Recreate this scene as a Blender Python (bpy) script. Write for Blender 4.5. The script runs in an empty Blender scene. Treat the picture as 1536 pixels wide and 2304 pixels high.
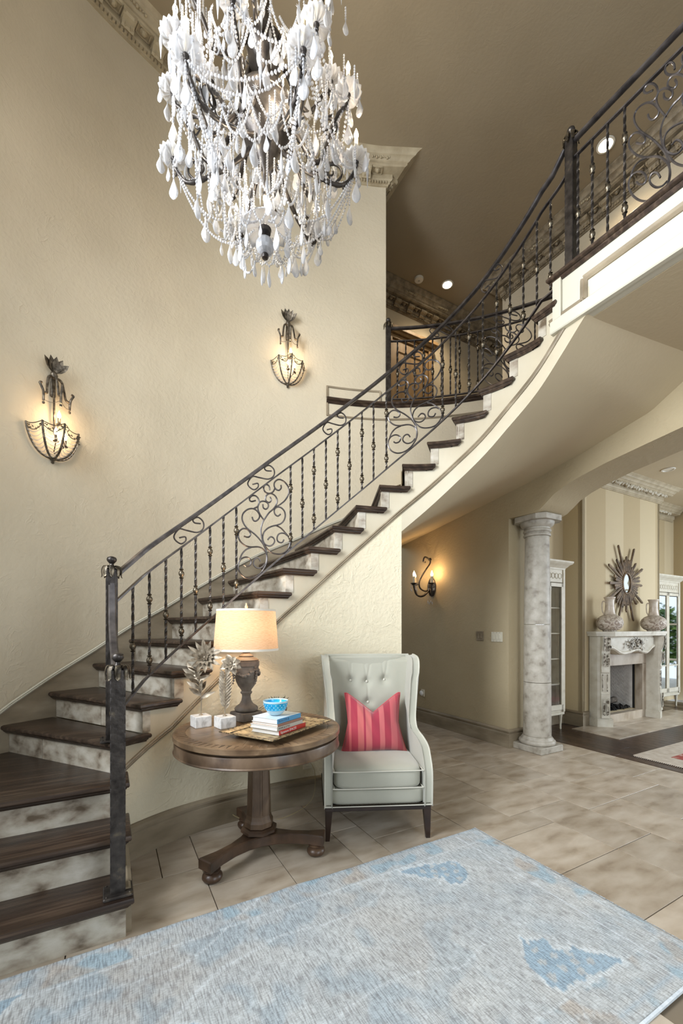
import bpy, bmesh, math, random
from mathutils import Vector, Matrix
from math import sin, cos, pi, radians, sqrt, atan2
random.seed(7)
SC = bpy.context.scene
COL = SC.collection
FPX, HY, CAMH = 945.0, 1413.0, 1.35
# ---------------------------------------------------------------- camera
cd = bpy.data.cameras.new('camera'); cam = bpy.data.objects.new('camera', cd); COL.objects.link(cam)
cam.location = (0, 0, CAMH); cam.rotation_euler = (pi/2, 0, 0)
cd.sensor_fit = 'VERTICAL'; cd.sensor_height = 36.0; cd.lens = FPX/2304*36.0
cd.shift_y = (HY-1152)/2304.0; cd.clip_start = 0.05; cd.clip_end = 200
SC.camera = cam
# ---------------------------------------------------------------- world, lights, exposure
SC.view_settings.view_transform = 'Standard'; SC.view_settings.look = 'None'
SC.view_settings.gamma = 1.0; SC.view_settings.use_curve_mapping = False
SC.view_settings.exposure = 0.34
SC.cycles.use_denoising = True
SC.cycles.max_bounces = 8; SC.cycles.diffuse_bounces = 4; SC.cycles.glossy_bounces = 3
SC.cycles.transmission_bounces = 6; SC.cycles.transparent_max_bounces = 8
SC.cycles.caustics_reflective = False; SC.cycles.caustics_refractive = False
SC.cycles.sample_clamp_indirect = 6.0
wd = bpy.data.worlds.new('world'); SC.world = wd; wd.use_nodes = True
wd.node_tree.nodes['Background'].inputs[0].default_value = (0.75, 0.86, 1.0, 1)
wd.node_tree.nodes['Background'].inputs[1].default_value = 1.1
AX = (0.8745, 0.4850)          # room axis across (a) and deep (b) directions in plan
def W(a, b, z=0.0): return Vector((a*AX[0]-b*AX[1], a*AX[1]+b*AX[0], z))
def AB(p): return (p[0]*AX[0]+p[1]*AX[1], -p[0]*AX[1]+p[1]*AX[0])
RZ = atan2(AX[1], AX[0])
def area_light(name, loc, target, sx, sy, power, col, spread=180):
    l = bpy.data.lights.new(name, 'AREA'); l.shape = 'RECTANGLE'; l.size = sx; l.size_y = sy
    l.energy = power; l.color = col; l.spread = radians(spread)
    o = bpy.data.objects.new(name, l); COL.objects.link(o); o.location = loc
    o.rotation_euler = (Vector(target)-Vector(loc)).to_track_quat('-Z', 'Y').to_euler()
    return o
def point_light(name, loc, power, col, r=0.03):
    l = bpy.data.lights.new(name, 'POINT'); l.energy = power; l.color = col; l.shadow_soft_size = r
    o = bpy.data.objects.new(name, l); COL.objects.link(o); o.location = loc
    return o
DAY = (0.80, 0.90, 1.0); WARM = (1.0, 0.72, 0.42)
area_light('assumed_daylight_left', (-2.40, 0.85, 3.45), (1.6, 3.0, 2.6), 1.7, 2.9, 210, (0.92, 0.96, 1.0), 125)  # assumed daylight from the left: bare area light, no window in the wall
area_light('assumed_daylight_back', W(2.1, -2.75, 1.9), W(1.9, 2.6, 0.2), 1.9, 3.0, 75, (0.88, 0.94, 1.0))  # assumed daylight from behind: unseen area light added at the back opening
area_light('added_daylight_living', W(9.25, 0.2, 1.7), W(5.8, 2.6, 1.2), 2.0, 2.6, 210, DAY)  # area light added out of view to brighten the living room
# ---------------------------------------------------------------- materials
def new_mat(name):
    m = bpy.data.materials.new(name); m.use_nodes = True
    nt = m.node_tree; b = nt.nodes['Principled BSDF']
    return m, nt, b
def c4(c): return (c[0], c[1], c[2], 1.0)
def srgb(r, g, b):
    f = lambda v: ((v/255+0.055)/1.055)**2.4 if v > 10 else v/255/12.92
    return (f(r), f(g), f(b))
def pmat(name, cols, scale=4.0, detail=5.0, rough=0.6, metal=0.0, bump=0.0, bscale=20.0, bdist=0.01, stretch=(1,1,1), dist=0.0,
         rand=0.0, bstretch=(1,1,1), spec=0.5, coat=0.0, bdistort=0.0, rvar=0.0, point=0.0, rotz=0.0):
    m, nt, b = new_mat(name); N = nt.nodes; L = nt.links
    tc = N.new('ShaderNodeTexCoord'); mp = N.new('ShaderNodeMapping'); mp.inputs['Scale'].default_value = stretch
    L.new(tc.outputs['Object'], mp.inputs['Vector'])
    oi = None
    if rotz:
        vr = N.new('ShaderNodeVectorRotate'); vr.rotation_type = 'Z_AXIS'; vr.inputs['Angle'].default_value = rotz; L.new(tc.outputs['Object'], vr.inputs['Vector']); L.new(vr.outputs[0], mp.inputs['Vector'])
    vec = mp.outputs['Vector']
    if rand:
        oi = N.new('ShaderNodeObjectInfo'); ad = N.new('ShaderNodeVectorMath'); ad.operation = 'MULTIPLY_ADD'
        L.new(oi.outputs['Random'], ad.inputs[0]); ad.inputs[1].default_value = (13.7, 7.1, 5.3); L.new(vec, ad.inputs[2]); vec = ad.outputs[0]
    n = N.new('ShaderNodeTexNoise'); n.inputs['Scale'].default_value = scale; n.inputs['Detail'].default_value = detail
    n.inputs['Distortion'].default_value = dist; L.new(vec, n.inputs['Vector'])
    cr = N.new('ShaderNodeValToRGB'); L.new(n.outputs['Fac'], cr.inputs['Fac'])
    el = cr.color_ramp.elements
    el[0].position = cols[0][0]; el[0].color = c4(cols[0][1]); el[1].position = cols[-1][0]; el[1].color = c4(cols[-1][1])
    for p, c in cols[1:-1]:
        e = el.new(p); e.color = c4(c)
    out = cr.outputs['Color']
    if rand:
        hs = N.new('ShaderNodeHueSaturation'); mr = N.new('ShaderNodeMapRange')
        mr.inputs['To Min'].default_value = 1-rand; mr.inputs['To Max'].default_value = 1+rand
        L.new(oi.outputs['Random'], mr.inputs['Value']); L.new(mr.outputs[0], hs.inputs['Value']); L.new(out, hs.inputs['Color']); out = hs.outputs['Color']
    if point:                                             # colour darkened in the carved hollows by pointiness
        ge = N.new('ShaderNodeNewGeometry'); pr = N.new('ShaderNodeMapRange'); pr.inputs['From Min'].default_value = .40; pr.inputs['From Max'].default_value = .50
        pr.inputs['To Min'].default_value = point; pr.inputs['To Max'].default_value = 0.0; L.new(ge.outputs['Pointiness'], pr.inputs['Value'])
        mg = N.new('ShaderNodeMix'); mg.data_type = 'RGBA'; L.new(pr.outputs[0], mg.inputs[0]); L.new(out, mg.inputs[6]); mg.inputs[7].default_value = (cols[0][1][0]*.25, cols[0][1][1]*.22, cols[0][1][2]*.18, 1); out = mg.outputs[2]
    L.new(out, b.inputs['Base Color'])
    b.inputs['Roughness'].default_value = rough; b.inputs['Metallic'].default_value = metal
    b.inputs['Specular IOR Level'].default_value = spec
    if coat: b.inputs['Coat Weight'].default_value = coat; b.inputs['Coat Roughness'].default_value = 0.12
    if rvar:
        mr2 = N.new('ShaderNodeMapRange'); mr2.inputs['To Min'].default_value = rough-rvar; mr2.inputs['To Max'].default_value = rough+rvar
        L.new(n.outputs['Fac'], mr2.inputs['Value']); L.new(mr2.outputs[0], b.inputs['Roughness'])
    if bump:
        mp2 = N.new('ShaderNodeMapping'); mp2.inputs['Scale'].default_value = bstretch; L.new(tc.outputs['Object'], mp2.inputs['Vector'])
        n2 = N.new('ShaderNodeTexNoise'); n2.inputs['Scale'].default_value = bscale; n2.inputs['Detail'].default_value = 4
        n2.inputs['Distortion'].default_value = bdistort
        L.new(mp2.outputs['Vector'], n2.inputs['Vector'])
        bp = N.new('ShaderNodeBump'); bp.inputs['Strength'].default_value = bump; bp.inputs['Distance'].default_value = bdist
        L.new(n2.outputs['Fac'], bp.inputs['Height']); L.new(bp.outputs['Normal'], b.inputs['Normal'])
    return m
def flat(name, col, rough=0.5, metal=0.0, spec=0.5, emit=None, power=0.0):
    m, nt, b = new_mat(name); b.inputs['Base Color'].default_value = c4(col); b.inputs['Roughness'].default_value = rough
    b.inputs['Metallic'].default_value = metal; b.inputs['Specular IOR Level'].default_value = spec
    if emit: b.inputs['Emission Color'].default_value = c4(emit); b.inputs['Emission Strength'].default_value = power
    return m
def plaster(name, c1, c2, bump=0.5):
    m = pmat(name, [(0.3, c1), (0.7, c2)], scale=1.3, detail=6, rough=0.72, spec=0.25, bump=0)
    nt = m.node_tree; N = nt.nodes; L = nt.links; b = N['Principled BSDF']
    tc = N.new('ShaderNodeTexCoord')
    n1 = N.new('ShaderNodeTexNoise'); n1.inputs['Scale'].default_value = 5.5; n1.inputs['Detail'].default_value = 3; n1.inputs['Distortion'].default_value = 1.6
    L.new(tc.outputs['Object'], n1.inputs['Vector'])
    # trowel ridges: thin contour lines of a warped noise
    m1 = N.new('ShaderNodeMath'); m1.operation = 'SUBTRACT'; m1.inputs[1].default_value = 0.5; L.new(n1.outputs['Fac'], m1.inputs[0])
    m2 = N.new('ShaderNodeMath'); m2.operation = 'ABSOLUTE'; L.new(m1.outputs[0], m2.inputs[0])
    mr = N.new('ShaderNodeMapRange'); mr.inputs['From Min'].default_value = 0.0; mr.inputs['From Max'].default_value = 0.035
    mr.inputs['To Min'].default_value = 1.0; mr.inputs['To Max'].default_value = 0.0; L.new(m2.outputs[0], mr.inputs['Value'])
    n2 = N.new('ShaderNodeTexNoise'); n2.inputs['Scale'].default_value = 38; n2.inputs['Detail'].default_value = 3; L.new(tc.outputs['Object'], n2.inputs['Vector'])
    n3 = N.new('ShaderNodeTexNoise'); n3.inputs['Scale'].default_value = 7; n3.inputs['Detail'].default_value = 2; L.new(tc.outputs['Object'], n3.inputs['Vector'])
    mm = N.new('ShaderNodeMath'); mm.operation = 'MULTIPLY'; L.new(mr.outputs[0], mm.inputs[0])
    th = N.new('ShaderNodeMapRange'); th.inputs['From Min'].default_value = 0.48; th.inputs['From Max'].default_value = 0.66; L.new(n3.outputs['Fac'], th.inputs['Value'])
    L.new(th.outputs[0], mm.inputs[1])
    ma = N.new('ShaderNodeMath'); ma.operation = 'MULTIPLY_ADD'; ma.inputs[1].default_value = 0.55
    L.new(mm.outputs[0], ma.inputs[0]); L.new(n2.outputs['Fac'], ma.inputs[2])
    mb = N.new('ShaderNodeMath'); mb.operation = 'MULTIPLY_ADD'; mb.inputs[1].default_value = 1.2
    L.new(n1.outputs['Fac'], mb.inputs[0]); L.new(ma.outputs[0], mb.inputs[2])
    bp = N.new('ShaderNodeBump'); bp.inputs['Strength'].default_value = bump; bp.inputs['Distance'].default_value = 0.012
    L.new(mb.outputs[0], bp.inputs['Height']); L.new(bp.outputs['Normal'], b.inputs['Normal'])
    return m
M = {}
M['wall'] = plaster('plaster_wall', (0.53, 0.465, 0.345), (0.61, 0.54, 0.41), 0.26)
M['wall_low'] = plaster('plaster_low', (0.59, 0.53, 0.385), (0.67, 0.605, 0.45), 0.42)
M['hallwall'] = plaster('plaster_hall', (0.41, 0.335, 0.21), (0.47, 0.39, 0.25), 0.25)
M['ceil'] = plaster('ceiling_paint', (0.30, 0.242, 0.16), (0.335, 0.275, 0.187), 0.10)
M['soffit'] = plaster('soffit_paint', (0.50, 0.42, 0.285), (0.55, 0.465, 0.32), 0.08)
M['fascia'] = pmat('fascia_paint', [(0.3, (0.50, 0.475, 0.385)), (0.7, (0.58, 0.555, 0.455))], scale=1.6, rough=0.6, bump=0.08, bscale=14)
M['stringer'] = pmat('stringer_paint', [(0.3, (0.42, 0.36, 0.25)), (0.5, (0.50, 0.445, 0.33)), (0.75, (0.56, 0.52, 0.41))], scale=1.8, rough=0.6, bump=0.10, bscale=14)
M['trim'] = pmat('trim_glaze', [(0.3, (0.17, 0.135, 0.085)), (0.55, (0.265, 0.215, 0.145)), (0.75, (0.36, 0.30, 0.21))], scale=3, rough=0.55, bump=0.15, bscale=20, stretch=(1,1,3))
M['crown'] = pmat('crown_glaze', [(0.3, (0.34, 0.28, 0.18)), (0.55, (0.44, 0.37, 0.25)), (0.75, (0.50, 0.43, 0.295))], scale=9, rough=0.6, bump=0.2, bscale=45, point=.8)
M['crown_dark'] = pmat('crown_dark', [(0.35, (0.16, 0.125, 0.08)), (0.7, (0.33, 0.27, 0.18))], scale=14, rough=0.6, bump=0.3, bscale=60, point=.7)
M['trav'] = pmat('travertine', [(0.26, (0.25, 0.19, 0.13)), (0.40, (0.375, 0.305, 0.225)), (0.58, (0.465, 0.395, 0.31)), (0.8, (0.55, 0.49, 0.40))], scale=4.5, detail=10, rough=0.30, dist=0.25,
                 stretch=(1,2.2,1), rand=0.13, bump=0.12, bscale=40, bdist=0.004)
M['riser'] = pmat('riser_travertine', [(0.30, (0.12, 0.09, 0.06)), (0.42, (0.31, 0.265, 0.205)), (0.54, (0.44, 0.40, 0.325)), (0.78, (0.60, 0.57, 0.50))], scale=9, detail=12, rough=0.32, dist=0.2,
                  stretch=(1,1,1.6), rand=0.06, bump=0.25, bscale=30, bdist=0.004)
M['grout'] = flat('grout', (0.20, 0.16, 0.11), 0.9)
M['tread'] = pmat('tread_walnut', [(0.30, (0.018, 0.011, 0.008)), (0.52, (0.040, 0.025, 0.017)), (0.75, (0.10, 0.068, 0.046))], scale=2.4, detail=9, rough=0.36, stretch=(1.0, 16, 16), dist=0.25, spec=0.4, bump=0.08, bscale=60, rotz=-RZ)
M['iron'] = pmat('wrought_iron', [(0.3, (0.030, 0.026, 0.024)), (0.62, (0.075, 0.066, 0.060)), (0.8, (0.17, 0.14, 0.10))], scale=22, rough=0.40, metal=0.75, bump=0.35, bscale=55, bdist=0.004)
M['iron_rail'] = pmat('iron_rail', [(0.3, (0.050, 0.045, 0.046)), (0.7, (0.15, 0.135, 0.13))], scale=16, rough=0.34, metal=0.6, bump=0.15, bscale=40, bdist=0.003)
M['knob'] = pmat('knob_bronze', [(0.35, (0.03, 0.025, 0.02)), (0.6, (0.19, 0.16, 0.115))], scale=30, rough=0.38, metal=0.85)
# ---------------------------------------------------------------- mesh helpers
class MB:
    def __init__(s): s.v = []; s.f = []
    def add(s, vs, fs):
        o = len(s.v); s.v += [tuple(v) for v in vs]; s.f += [tuple(i+o for i in f) for f in fs]; return s
    def box(s, c, d, M4=None):
        x, y, z = d[0]/2, d[1]/2, d[2]/2
        vs = [Vector((c[0]+i*x, c[1]+j*y, c[2]+k*z)) for i in (-1, 1) for j in (-1, 1) for k in (-1, 1)]
        if M4: vs = [M4 @ v for v in vs]
        return s.add(vs, [(0,1,3,2), (4,6,7,5), (0,4,5,1), (2,3,7,6), (0,2,6,4), (1,5,7,3)])
    def cbox(s, c, d, ch, M4=None):                      # box with chamfered vertical edges and top/bottom rims
        x, y, z = d[0]/2, d[1]/2, d[2]/2; ch = min(ch, x*.9, y*.9, z*.9)
        def ring(ins, zz):
            X, Y = x-ins, y-ins
            return [(X-ch, -Y), (X, -Y+ch), (X, Y-ch), (X-ch, Y), (-X+ch, Y), (-X, Y-ch), (-X, -Y+ch), (-X+ch, -Y)], zz
        rs = [ring(ch, -z), ring(0, -z+ch), ring(0, z-ch), ring(ch, z)]
        vs = []
        for pts, zz in rs: vs += [Vector((c[0]+p[0], c[1]+p[1], c[2]+zz)) for p in pts]
        if M4: vs = [M4 @ v for v in vs]
        fs = [tuple(range(7, -1, -1)), tuple(range(24, 32))]
        for r in range(3):
            for i in range(8): j = (i+1) % 8; fs.append((r*8+i, r*8+j, r*8+8+j, r*8+8+i))
        return s.add(vs, fs)
    def lathe(s, prof, n=24, c=(0,0,0), M4=None, cap=True, ph=0.0):
        vs = []
        for r, z in prof:
            for i in range(n):
                t = 2*pi*i/n+ph; v = Vector((c[0]+r*cos(t), c[1]+r*sin(t), c[2]+z)); vs.append(M4 @ v if M4 else v)
        fs = []
        for k in range(len(prof)-1):
            for i in range(n): j = (i+1) % n; fs.append((k*n+i, k*n+j, k*n+n+j, k*n+n+i))
        if cap: fs.append(tuple(range(n-1, -1, -1))); fs.append(tuple((len(prof)-1)*n+i for i in range(n)))
        return s.add(vs, fs)
    def sweep(s, path, prof, closed=False, up=Vector((0,0,1)), cap=True, rot=None, scale=None):
        """prof: list of (side, up) offsets; path: Vectors; side = tangent x up."""
        n = len(path); m = len(prof); vs = []
        for i, p in enumerate(path):
            a = path[(i-1) % n] if closed or i > 0 else p; b = path[(i+1) % n] if closed or i < n-1 else p
            ta = Vector(p)-Vector(a); tb = Vector(b)-Vector(p)
            ta = ta.normalized() if ta.length > 1e-9 else tb.normalized(); tb = tb.normalized() if tb.length > 1e-9 else ta
            t = ta+tb; t = t.normalized() if t.length > 1e-6 else ta
            sd = t.cross(up); sd = sd.normalized() if sd.length > 1e-6 else Vector((1,0,0)); u2 = sd.cross(t).normalized()
            # mitre in plan for corners
            k = 1.0
            if 0 < i < n-1 or closed:
                t1 = (Vector(p)-Vector(a)).normalized(); t2 = (Vector(b)-Vector(p)).normalized()
                cc = max(0.35, sqrt(max(0.0, (1+t1.dot(t2))/2))); k = 1/cc
            ang = rot[i] if rot else 0.0; sc = scale[i] if scale else 1.0
            for (x, y) in prof:
                xx = (x*cos(ang)-y*sin(ang))*sc; yy = (x*sin(ang)+y*cos(ang))*sc
                vs.append(Vector(p)+sd*xx*k+u2*yy)
        fs = []
        for i in range(n if closed else n-1):
            i2 = (i+1) % n
            for j in range(m): j2 = (j+1) % m; fs.append((i*m+j, i*m+j2, i2*m+j2, i2*m+j))
        if cap and not closed: fs.append(tuple(range(m-1, -1, -1))); fs.append(tuple((n-1)*m+j for j in range(m)))
        return s.add(vs, fs)
    def tube(s, path, r, n=6, closed=False, rad=None):
        """rotation-minimising tube"""
        P = [Vector(p) for p in path]; N = len(P); vs = []; prev = None
        for i, p in enumerate(P):
            a = P[(i-1) % N] if closed or i > 0 else p; b = P[(i+1) % N] if closed or i < N-1 else p
            t = (b-a); t = t.normalized() if t.length > 1e-9 else Vector((0,0,1))
            if prev is None:
                ref = Vector((0,0,1)) if abs(t.z) < 0.9 else Vector((1,0,0)); u = t.cross(ref).normalized()
            else:
                u = prev-t*prev.dot(t); u = u.normalized() if u.length > 1e-6 else t.orthogonal().normalized()
            prev = u; w = t.cross(u); rr = rad[i] if rad else r
            for k in range(n): q = 2*pi*k/n; vs.append(p+u*cos(q)*rr+w*sin(q)*rr)
        fs = []
        for i in range(N if closed else N-1):
            i2 = (i+1) % N
            for k in range(n): k2 = (k+1) % n; fs.append((i*n+k, i*n+k2, i2*n+k2, i2*n+k))
        if not closed: fs.append(tuple(range(n-1, -1, -1))); fs.append(tuple((N-1)*n+k for k in range(n)))
        return s.add(vs, fs)
    def ball(s, c, r, n=8, m=6, sc=(1,1,1), M4=None):
        vs = [Vector((c[0], c[1], c[2]-r*sc[2]))]
        for i in range(1, m):
            a = -pi/2+pi*i/m
            for k in range(n): q = 2*pi*k/n; vs.append(Vector((c[0]+r*cos(a)*cos(q)*sc[0], c[1]+r*cos(a)*sin(q)*sc[1], c[2]+r*sin(a)*sc[2])))
        vs.append(Vector((c[0], c[1], c[2]+r*sc[2])))
        if M4: vs = [M4 @ v for v in vs]
        fs = [(0, 1+(k+1) % n, 1+k) for k in range(n)]
        for i in range(m-2):
            for k in range(n): k2 = (k+1) % n; fs.append((1+i*n+k, 1+i*n+k2, 1+(i+1)*n+k2, 1+(i+1)*n+k))
        e = len(vs)-1; fs += [(e, 1+(m-2)*n+k, 1+(m-2)*n+(k+1) % n) for k in range(n)]
        return s.add(vs, fs)
    def prism(s, poly, z0, z1, M4=None):                 # poly counter-clockwise in plan
        n = len(poly); vs = [Vector((p[0], p[1], z0)) for p in poly]+[Vector((p[0], p[1], z1)) for p in poly]
        if M4: vs = [M4 @ v for v in vs]
        fs = [tuple(range(n-1, -1, -1)), tuple(range(n, 2*n))]+[(i, (i+1) % n, n+(i+1) % n, n+i) for i in range(n)]
        return s.add(vs, fs)
    def grid(s, f, nu, nv, wrapu=False):
        vs = [Vector(f(i/(nu if wrapu else nu-1) if nu > 1 else 0, j/(nv-1))) for i in range(nu) for j in range(nv)]
        fs = []
        for i in range(nu if wrapu else nu-1):
            i2 = (i+1) % nu
            for j in range(nv-1): fs.append((i*nv+j, i2*nv+j, i2*nv+j+1, i*nv+j+1))
        return s.add(vs, fs)
    def leaf(s, base, dr, up, L, w, curl=0.3, n=5):       # thin curved leaf with a mid rib
        dr = Vector(dr).normalized(); up = Vector(up); up = (up-dr*up.dot(dr)).normalized(); sd = dr.cross(up)
        vs = []; th = 0.0012
        for i in range(n+1):
            t = i/n; p = Vector(base)+dr*L*t-up*curl*L*t*t; ww = w*sin(pi*min(1, t*0.93+0.07))**0.8*0.5
            vs += [p-sd*ww+up*ww*0.35, p, p+sd*ww+up*ww*0.35, p-up*th*2]
        fs = []
        for i in range(n):
            o = i*4; fs += [(o, o+4, o+5, o+1), (o+1, o+5, o+6, o+2), (o, o+3, o+7, o+4), (o+3, o+2, o+6, o+7)]
        return s.add(vs, fs)
    def mesh(s, name, mat, smooth=None):
        me = bpy.data.meshes.new(name); me.from_pydata(s.v, [], s.f)
        for mm in (mat if isinstance(mat, (list, tuple)) else [mat]): me.materials.append(M[mm] if isinstance(mm, str) else mm)
        bm = bmesh.new(); bm.from_mesh(me); bmesh.ops.recalc_face_normals(bm, faces=bm.faces); bm.to_mesh(me); bm.free()
        if smooth is not None:
            me.polygons.foreach_set('use_smooth', [True]*len(me.polygons))
            if smooth < 180: me.set_sharp_from_angle(angle=radians(smooth))
        me.update(); return me
    def build(s, name, mat, parent=None, smooth=None, label=None, cat=None, group=None, kind=None):
        return link(name, s.mesh(name, mat, smooth), parent, label, cat, group, kind)
def tag(o, label=None, cat=None, group=None, kind=None):
    if label: o['label'] = label
    if cat: o['category'] = cat
    if group: o['group'] = group
    if kind: o['kind'] = kind
    return o
ROOTM = {}
def link(name, me, parent=None, label=None, cat=None, group=None, kind=None, mtx=None):
    """link a mesh; its coordinates are world coordinates unless its thing was made with local=True"""
    o = bpy.data.objects.new(name, me); COL.objects.link(o)
    if parent is not None:
        o.parent = parent
        if parent.name in ROOTM: o.matrix_parent_inverse = ROOTM[parent.name].inverted()
    if mtx is not None: o.matrix_basis = mtx
    return tag(o, label, cat, group, kind)
def thing(name, label, cat, loc=(0,0,0), rz=0.0, group=None, kind=None, local=False):
    o = bpy.data.objects.new(name, None); COL.objects.link(o); o.empty_display_size = 0.1
    o.location = loc; o.rotation_euler = (0, 0, rz)
    if not local: ROOTM[o.name] = Matrix.Translation(Vector(loc)) @ Matrix.Rotation(rz, 4, 'Z')
    return tag(o, label, cat, group, kind)
def copy_tree(o, parent=None):
    c = o.copy(); COL.objects.link(c)
    if parent is not None: c.parent = parent
    for ch in [x for x in o.children]: copy_tree(ch, c)
    return c
def struct(name, mb, mat, smooth=None, parent=None, **k): return mb.build(name, mat, parent, smooth, kind=None if parent else 'structure', **k)
def crom(P, n=8, closed=False):                           # Catmull-Rom through points
    P = [Vector(p) for p in P]; out = []; N = len(P)
    rng = range(N) if closed else range(N-1)
    for i in rng:
        p0 = P[i-1] if (i > 0 or closed) else P[0]*2-P[1]; p1 = P[i]; p2 = P[(i+1) % N]
        p3 = P[(i+2) % N] if (i+2 < N or closed) else P[-1]*2-P[-2]
        for k in range(n):
            t = k/n; out.append(0.5*((2*p1)+(p2-p0)*t+(2*p0-5*p1+4*p2-p3)*t*t+(3*p1-p0-3*p2+p3)*t*t*t))
    if not closed: out.append(P[-1])
    return out
def px_on(px, curve, lo, hi):                             # curve parameter whose point is seen at picture column px
    t = (px-768)/FPX
    g = lambda s: (lambda p: p[0]-t*p[1])(curve(s))
    a, b = lo, hi; ga = g(a)
    for _ in range(50):
        m = (a+b)/2; gm = g(m)
        if (gm > 0) == (ga > 0): a = m; ga = gm
        else: b = m
    return (a+b)/2
def ray(px, Y): return Vector(((px-768)/FPX*Y, Y, 0))
def zat(py, Y): return CAMH+(HY-py)*Y/FPX
# ================================================================ room shell
H = 0.18; ZU = 21*H; CEN = Vector((0.45, 1.38, 0)); ZCB = 6.10; ZC = 6.30
def RW(phi):
    d = math.degrees(phi)
    return 3.15 if d > 0 else (2.98 if d < -45 else 2.98+0.17*(d+45)/45.0)
def wallpt(phi, z=0.0, off=0.0):
    r = RW(phi)-off; return Vector((CEN.x+r*sin(phi), CEN.y+r*cos(phi), z))
def arc(p0, p1, n): return [p0+(p1-p0)*i/(n-1) for i in range(n)]
PH_END = px_on(868, lambda s: wallpt(s), -0.4, 0.3)
PH_G1 = radians(47)
def band(phis, z0f, z1f, th=0.14):                       # curved wall with real thickness
    mb = MB(); n = len(phis); vs = []
    for p in phis:
        a, b = z0f(p), z1f(p)
        vs += [wallpt(p, a), wallpt(p, b), wallpt(p, b, -th), wallpt(p, a, -th)]
    fs = [tuple(range(4)), tuple((n-1)*4+i for i in (3, 2, 1, 0))]
    for i in range(n-1):
        for k in range(4): k2 = (k+1) % 4; fs.append((i*4+k, i*4+k2, i*4+4+k2, i*4+4+k))
    return mb.add(vs, fs)
struct('wall_left', band(arc(radians(-97), PH_END, 80), lambda p: 0.0, lambda p: ZC), 'wall', 40)
# gallery wall below the upper floor, above the stair soffit
struct('wall_gallery', band(arc(PH_END, PH_G1, 30), lambda p: 2.85+0.80*max(0, (p-PH_END)/(PH_G1-PH_END)), lambda p: ZU-0.03), 'wall', 40)
# foyer wall behind the photographer with an unseen tall opening added to let daylight in
mb = MB()
for (a0, a1, z0, z1) in ((-4.2, 0.6, 0, ZC), (2.5, 4.4, 0, ZC), (0.6, 2.5, 4.2, ZC)):
    mb.box(((a0+a1)/2, -2.9, (z0+z1)/2), (a1-a0, 0.15, z1-z0), Matrix.Rotation(RZ, 4, 'Z'))
struct('wall_back', mb, 'wall')
# ceiling
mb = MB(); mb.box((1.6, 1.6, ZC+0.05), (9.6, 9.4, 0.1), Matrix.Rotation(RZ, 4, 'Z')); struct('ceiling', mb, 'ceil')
# hall wall / arch wall (one wall, thick, with the arched opening)
mb = MB(); top = 3.74
arch = [(3.233, 0), (3.233, 2.585), (2.90, 2.575), (2.83, 2.60), (2.76, 2.65), (2.68, 2.71), (2.56, 2.76), (2.42, 2.80), (2.18, 2.85), (1.83, 2.90), (1.5, 2.945), (1.1, 2.965)]
arch = arch+[(2.2-b, z) for b, z in reversed(arch[:-1])]
outl = [(7.5, 0), (7.5, top), (-3.0, top), (-3.0, 0)]
vs = []
for a in (3.95, 4.40):
    vs += [W(a, b, z) for b, z in arch]
    vs += [W(a, b, top) for b, z in arch]
n = len(arch); fs = []
for i in range(1, n-2): fs += [(i, i+1, n+i+1, n+i), (2*n+i+1, 2*n+i, 3*n+i, 3*n+i+1)]
for i in range(n-1): fs.append((i, 2*n+i, 2*n+i+1, i+1))
mb.add(vs, fs)
Rm = Matrix.Rotation(RZ, 4, 'Z')
mb.box((4.175, (3.233+7.5)/2, top/2), (0.45, 7.5-3.233, top), Rm)
mb.box((4.175, (-1.033-3.0)/2, top/2), (0.45, 1.967, top), Rm)
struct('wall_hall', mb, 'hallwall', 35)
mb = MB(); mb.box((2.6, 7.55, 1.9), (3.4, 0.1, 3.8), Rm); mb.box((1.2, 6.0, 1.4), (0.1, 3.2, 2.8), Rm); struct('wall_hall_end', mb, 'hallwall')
# baseboard along the hall wall (two-step profile)
BP = [(0, 0), (0.024, 0), (0.024, 0.150), (0.017, 0.158), (0.017, 0.172), (0.028, 0.178), (0.028, 0.192), (0.012, 0.205), (0, 0.205)]
def baseboard(name, path, mat='trim', prof=BP, z=0.0):
    mb = MB(); mb.sweep([Vector((p[0], p[1], z)) for p in path], prof); return struct(name, mb, mat, 30)
baseboard('baseboard_hall', [W(4.40, 3.228), W(3.947, 3.228), W(3.947, 7.5)][::-1])
# ---------------------------------------------------------------- upper floor slab and landing
gal = [wallpt(p) for p in arc(PH_END, PH_G1, 26)]
ga = [AB(p) for p in gal]
EDGE_A = 2.70                                            # plane of the balcony fascia
slab = [wallpt(p, 0, -.08) for p in arc(PH_END, PH_G1, 26)]+[W(4.9, ga[-1][1]), W(4.95, 5.2), W(2.45, 5.2)]
mb = MB(); mb.prism([(p.x, p.y) for p in slab], 3.58, ZU-0.012)
struct('floor_gallery', mb, 'tread')
land = [W(EDGE_A+.02, 1.76), W(EDGE_A+.02, -2.8), W(4.95, -2.8), W(4.95, ga[-1][1]), W(*ga[-1]), W(ga[-1][0], 1.80)]
mb = MB(); mb.prism([(p.x, p.y) for p in land], 3.40, ZU-0.012); struct('floor_landing', mb, 'tread')
mb = MB(); mb.box((3.37, -0.54, 3.388), (1.215, 4.66, 0.02), Rm); struct('ceiling_landing', mb, 'soffit')
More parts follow.
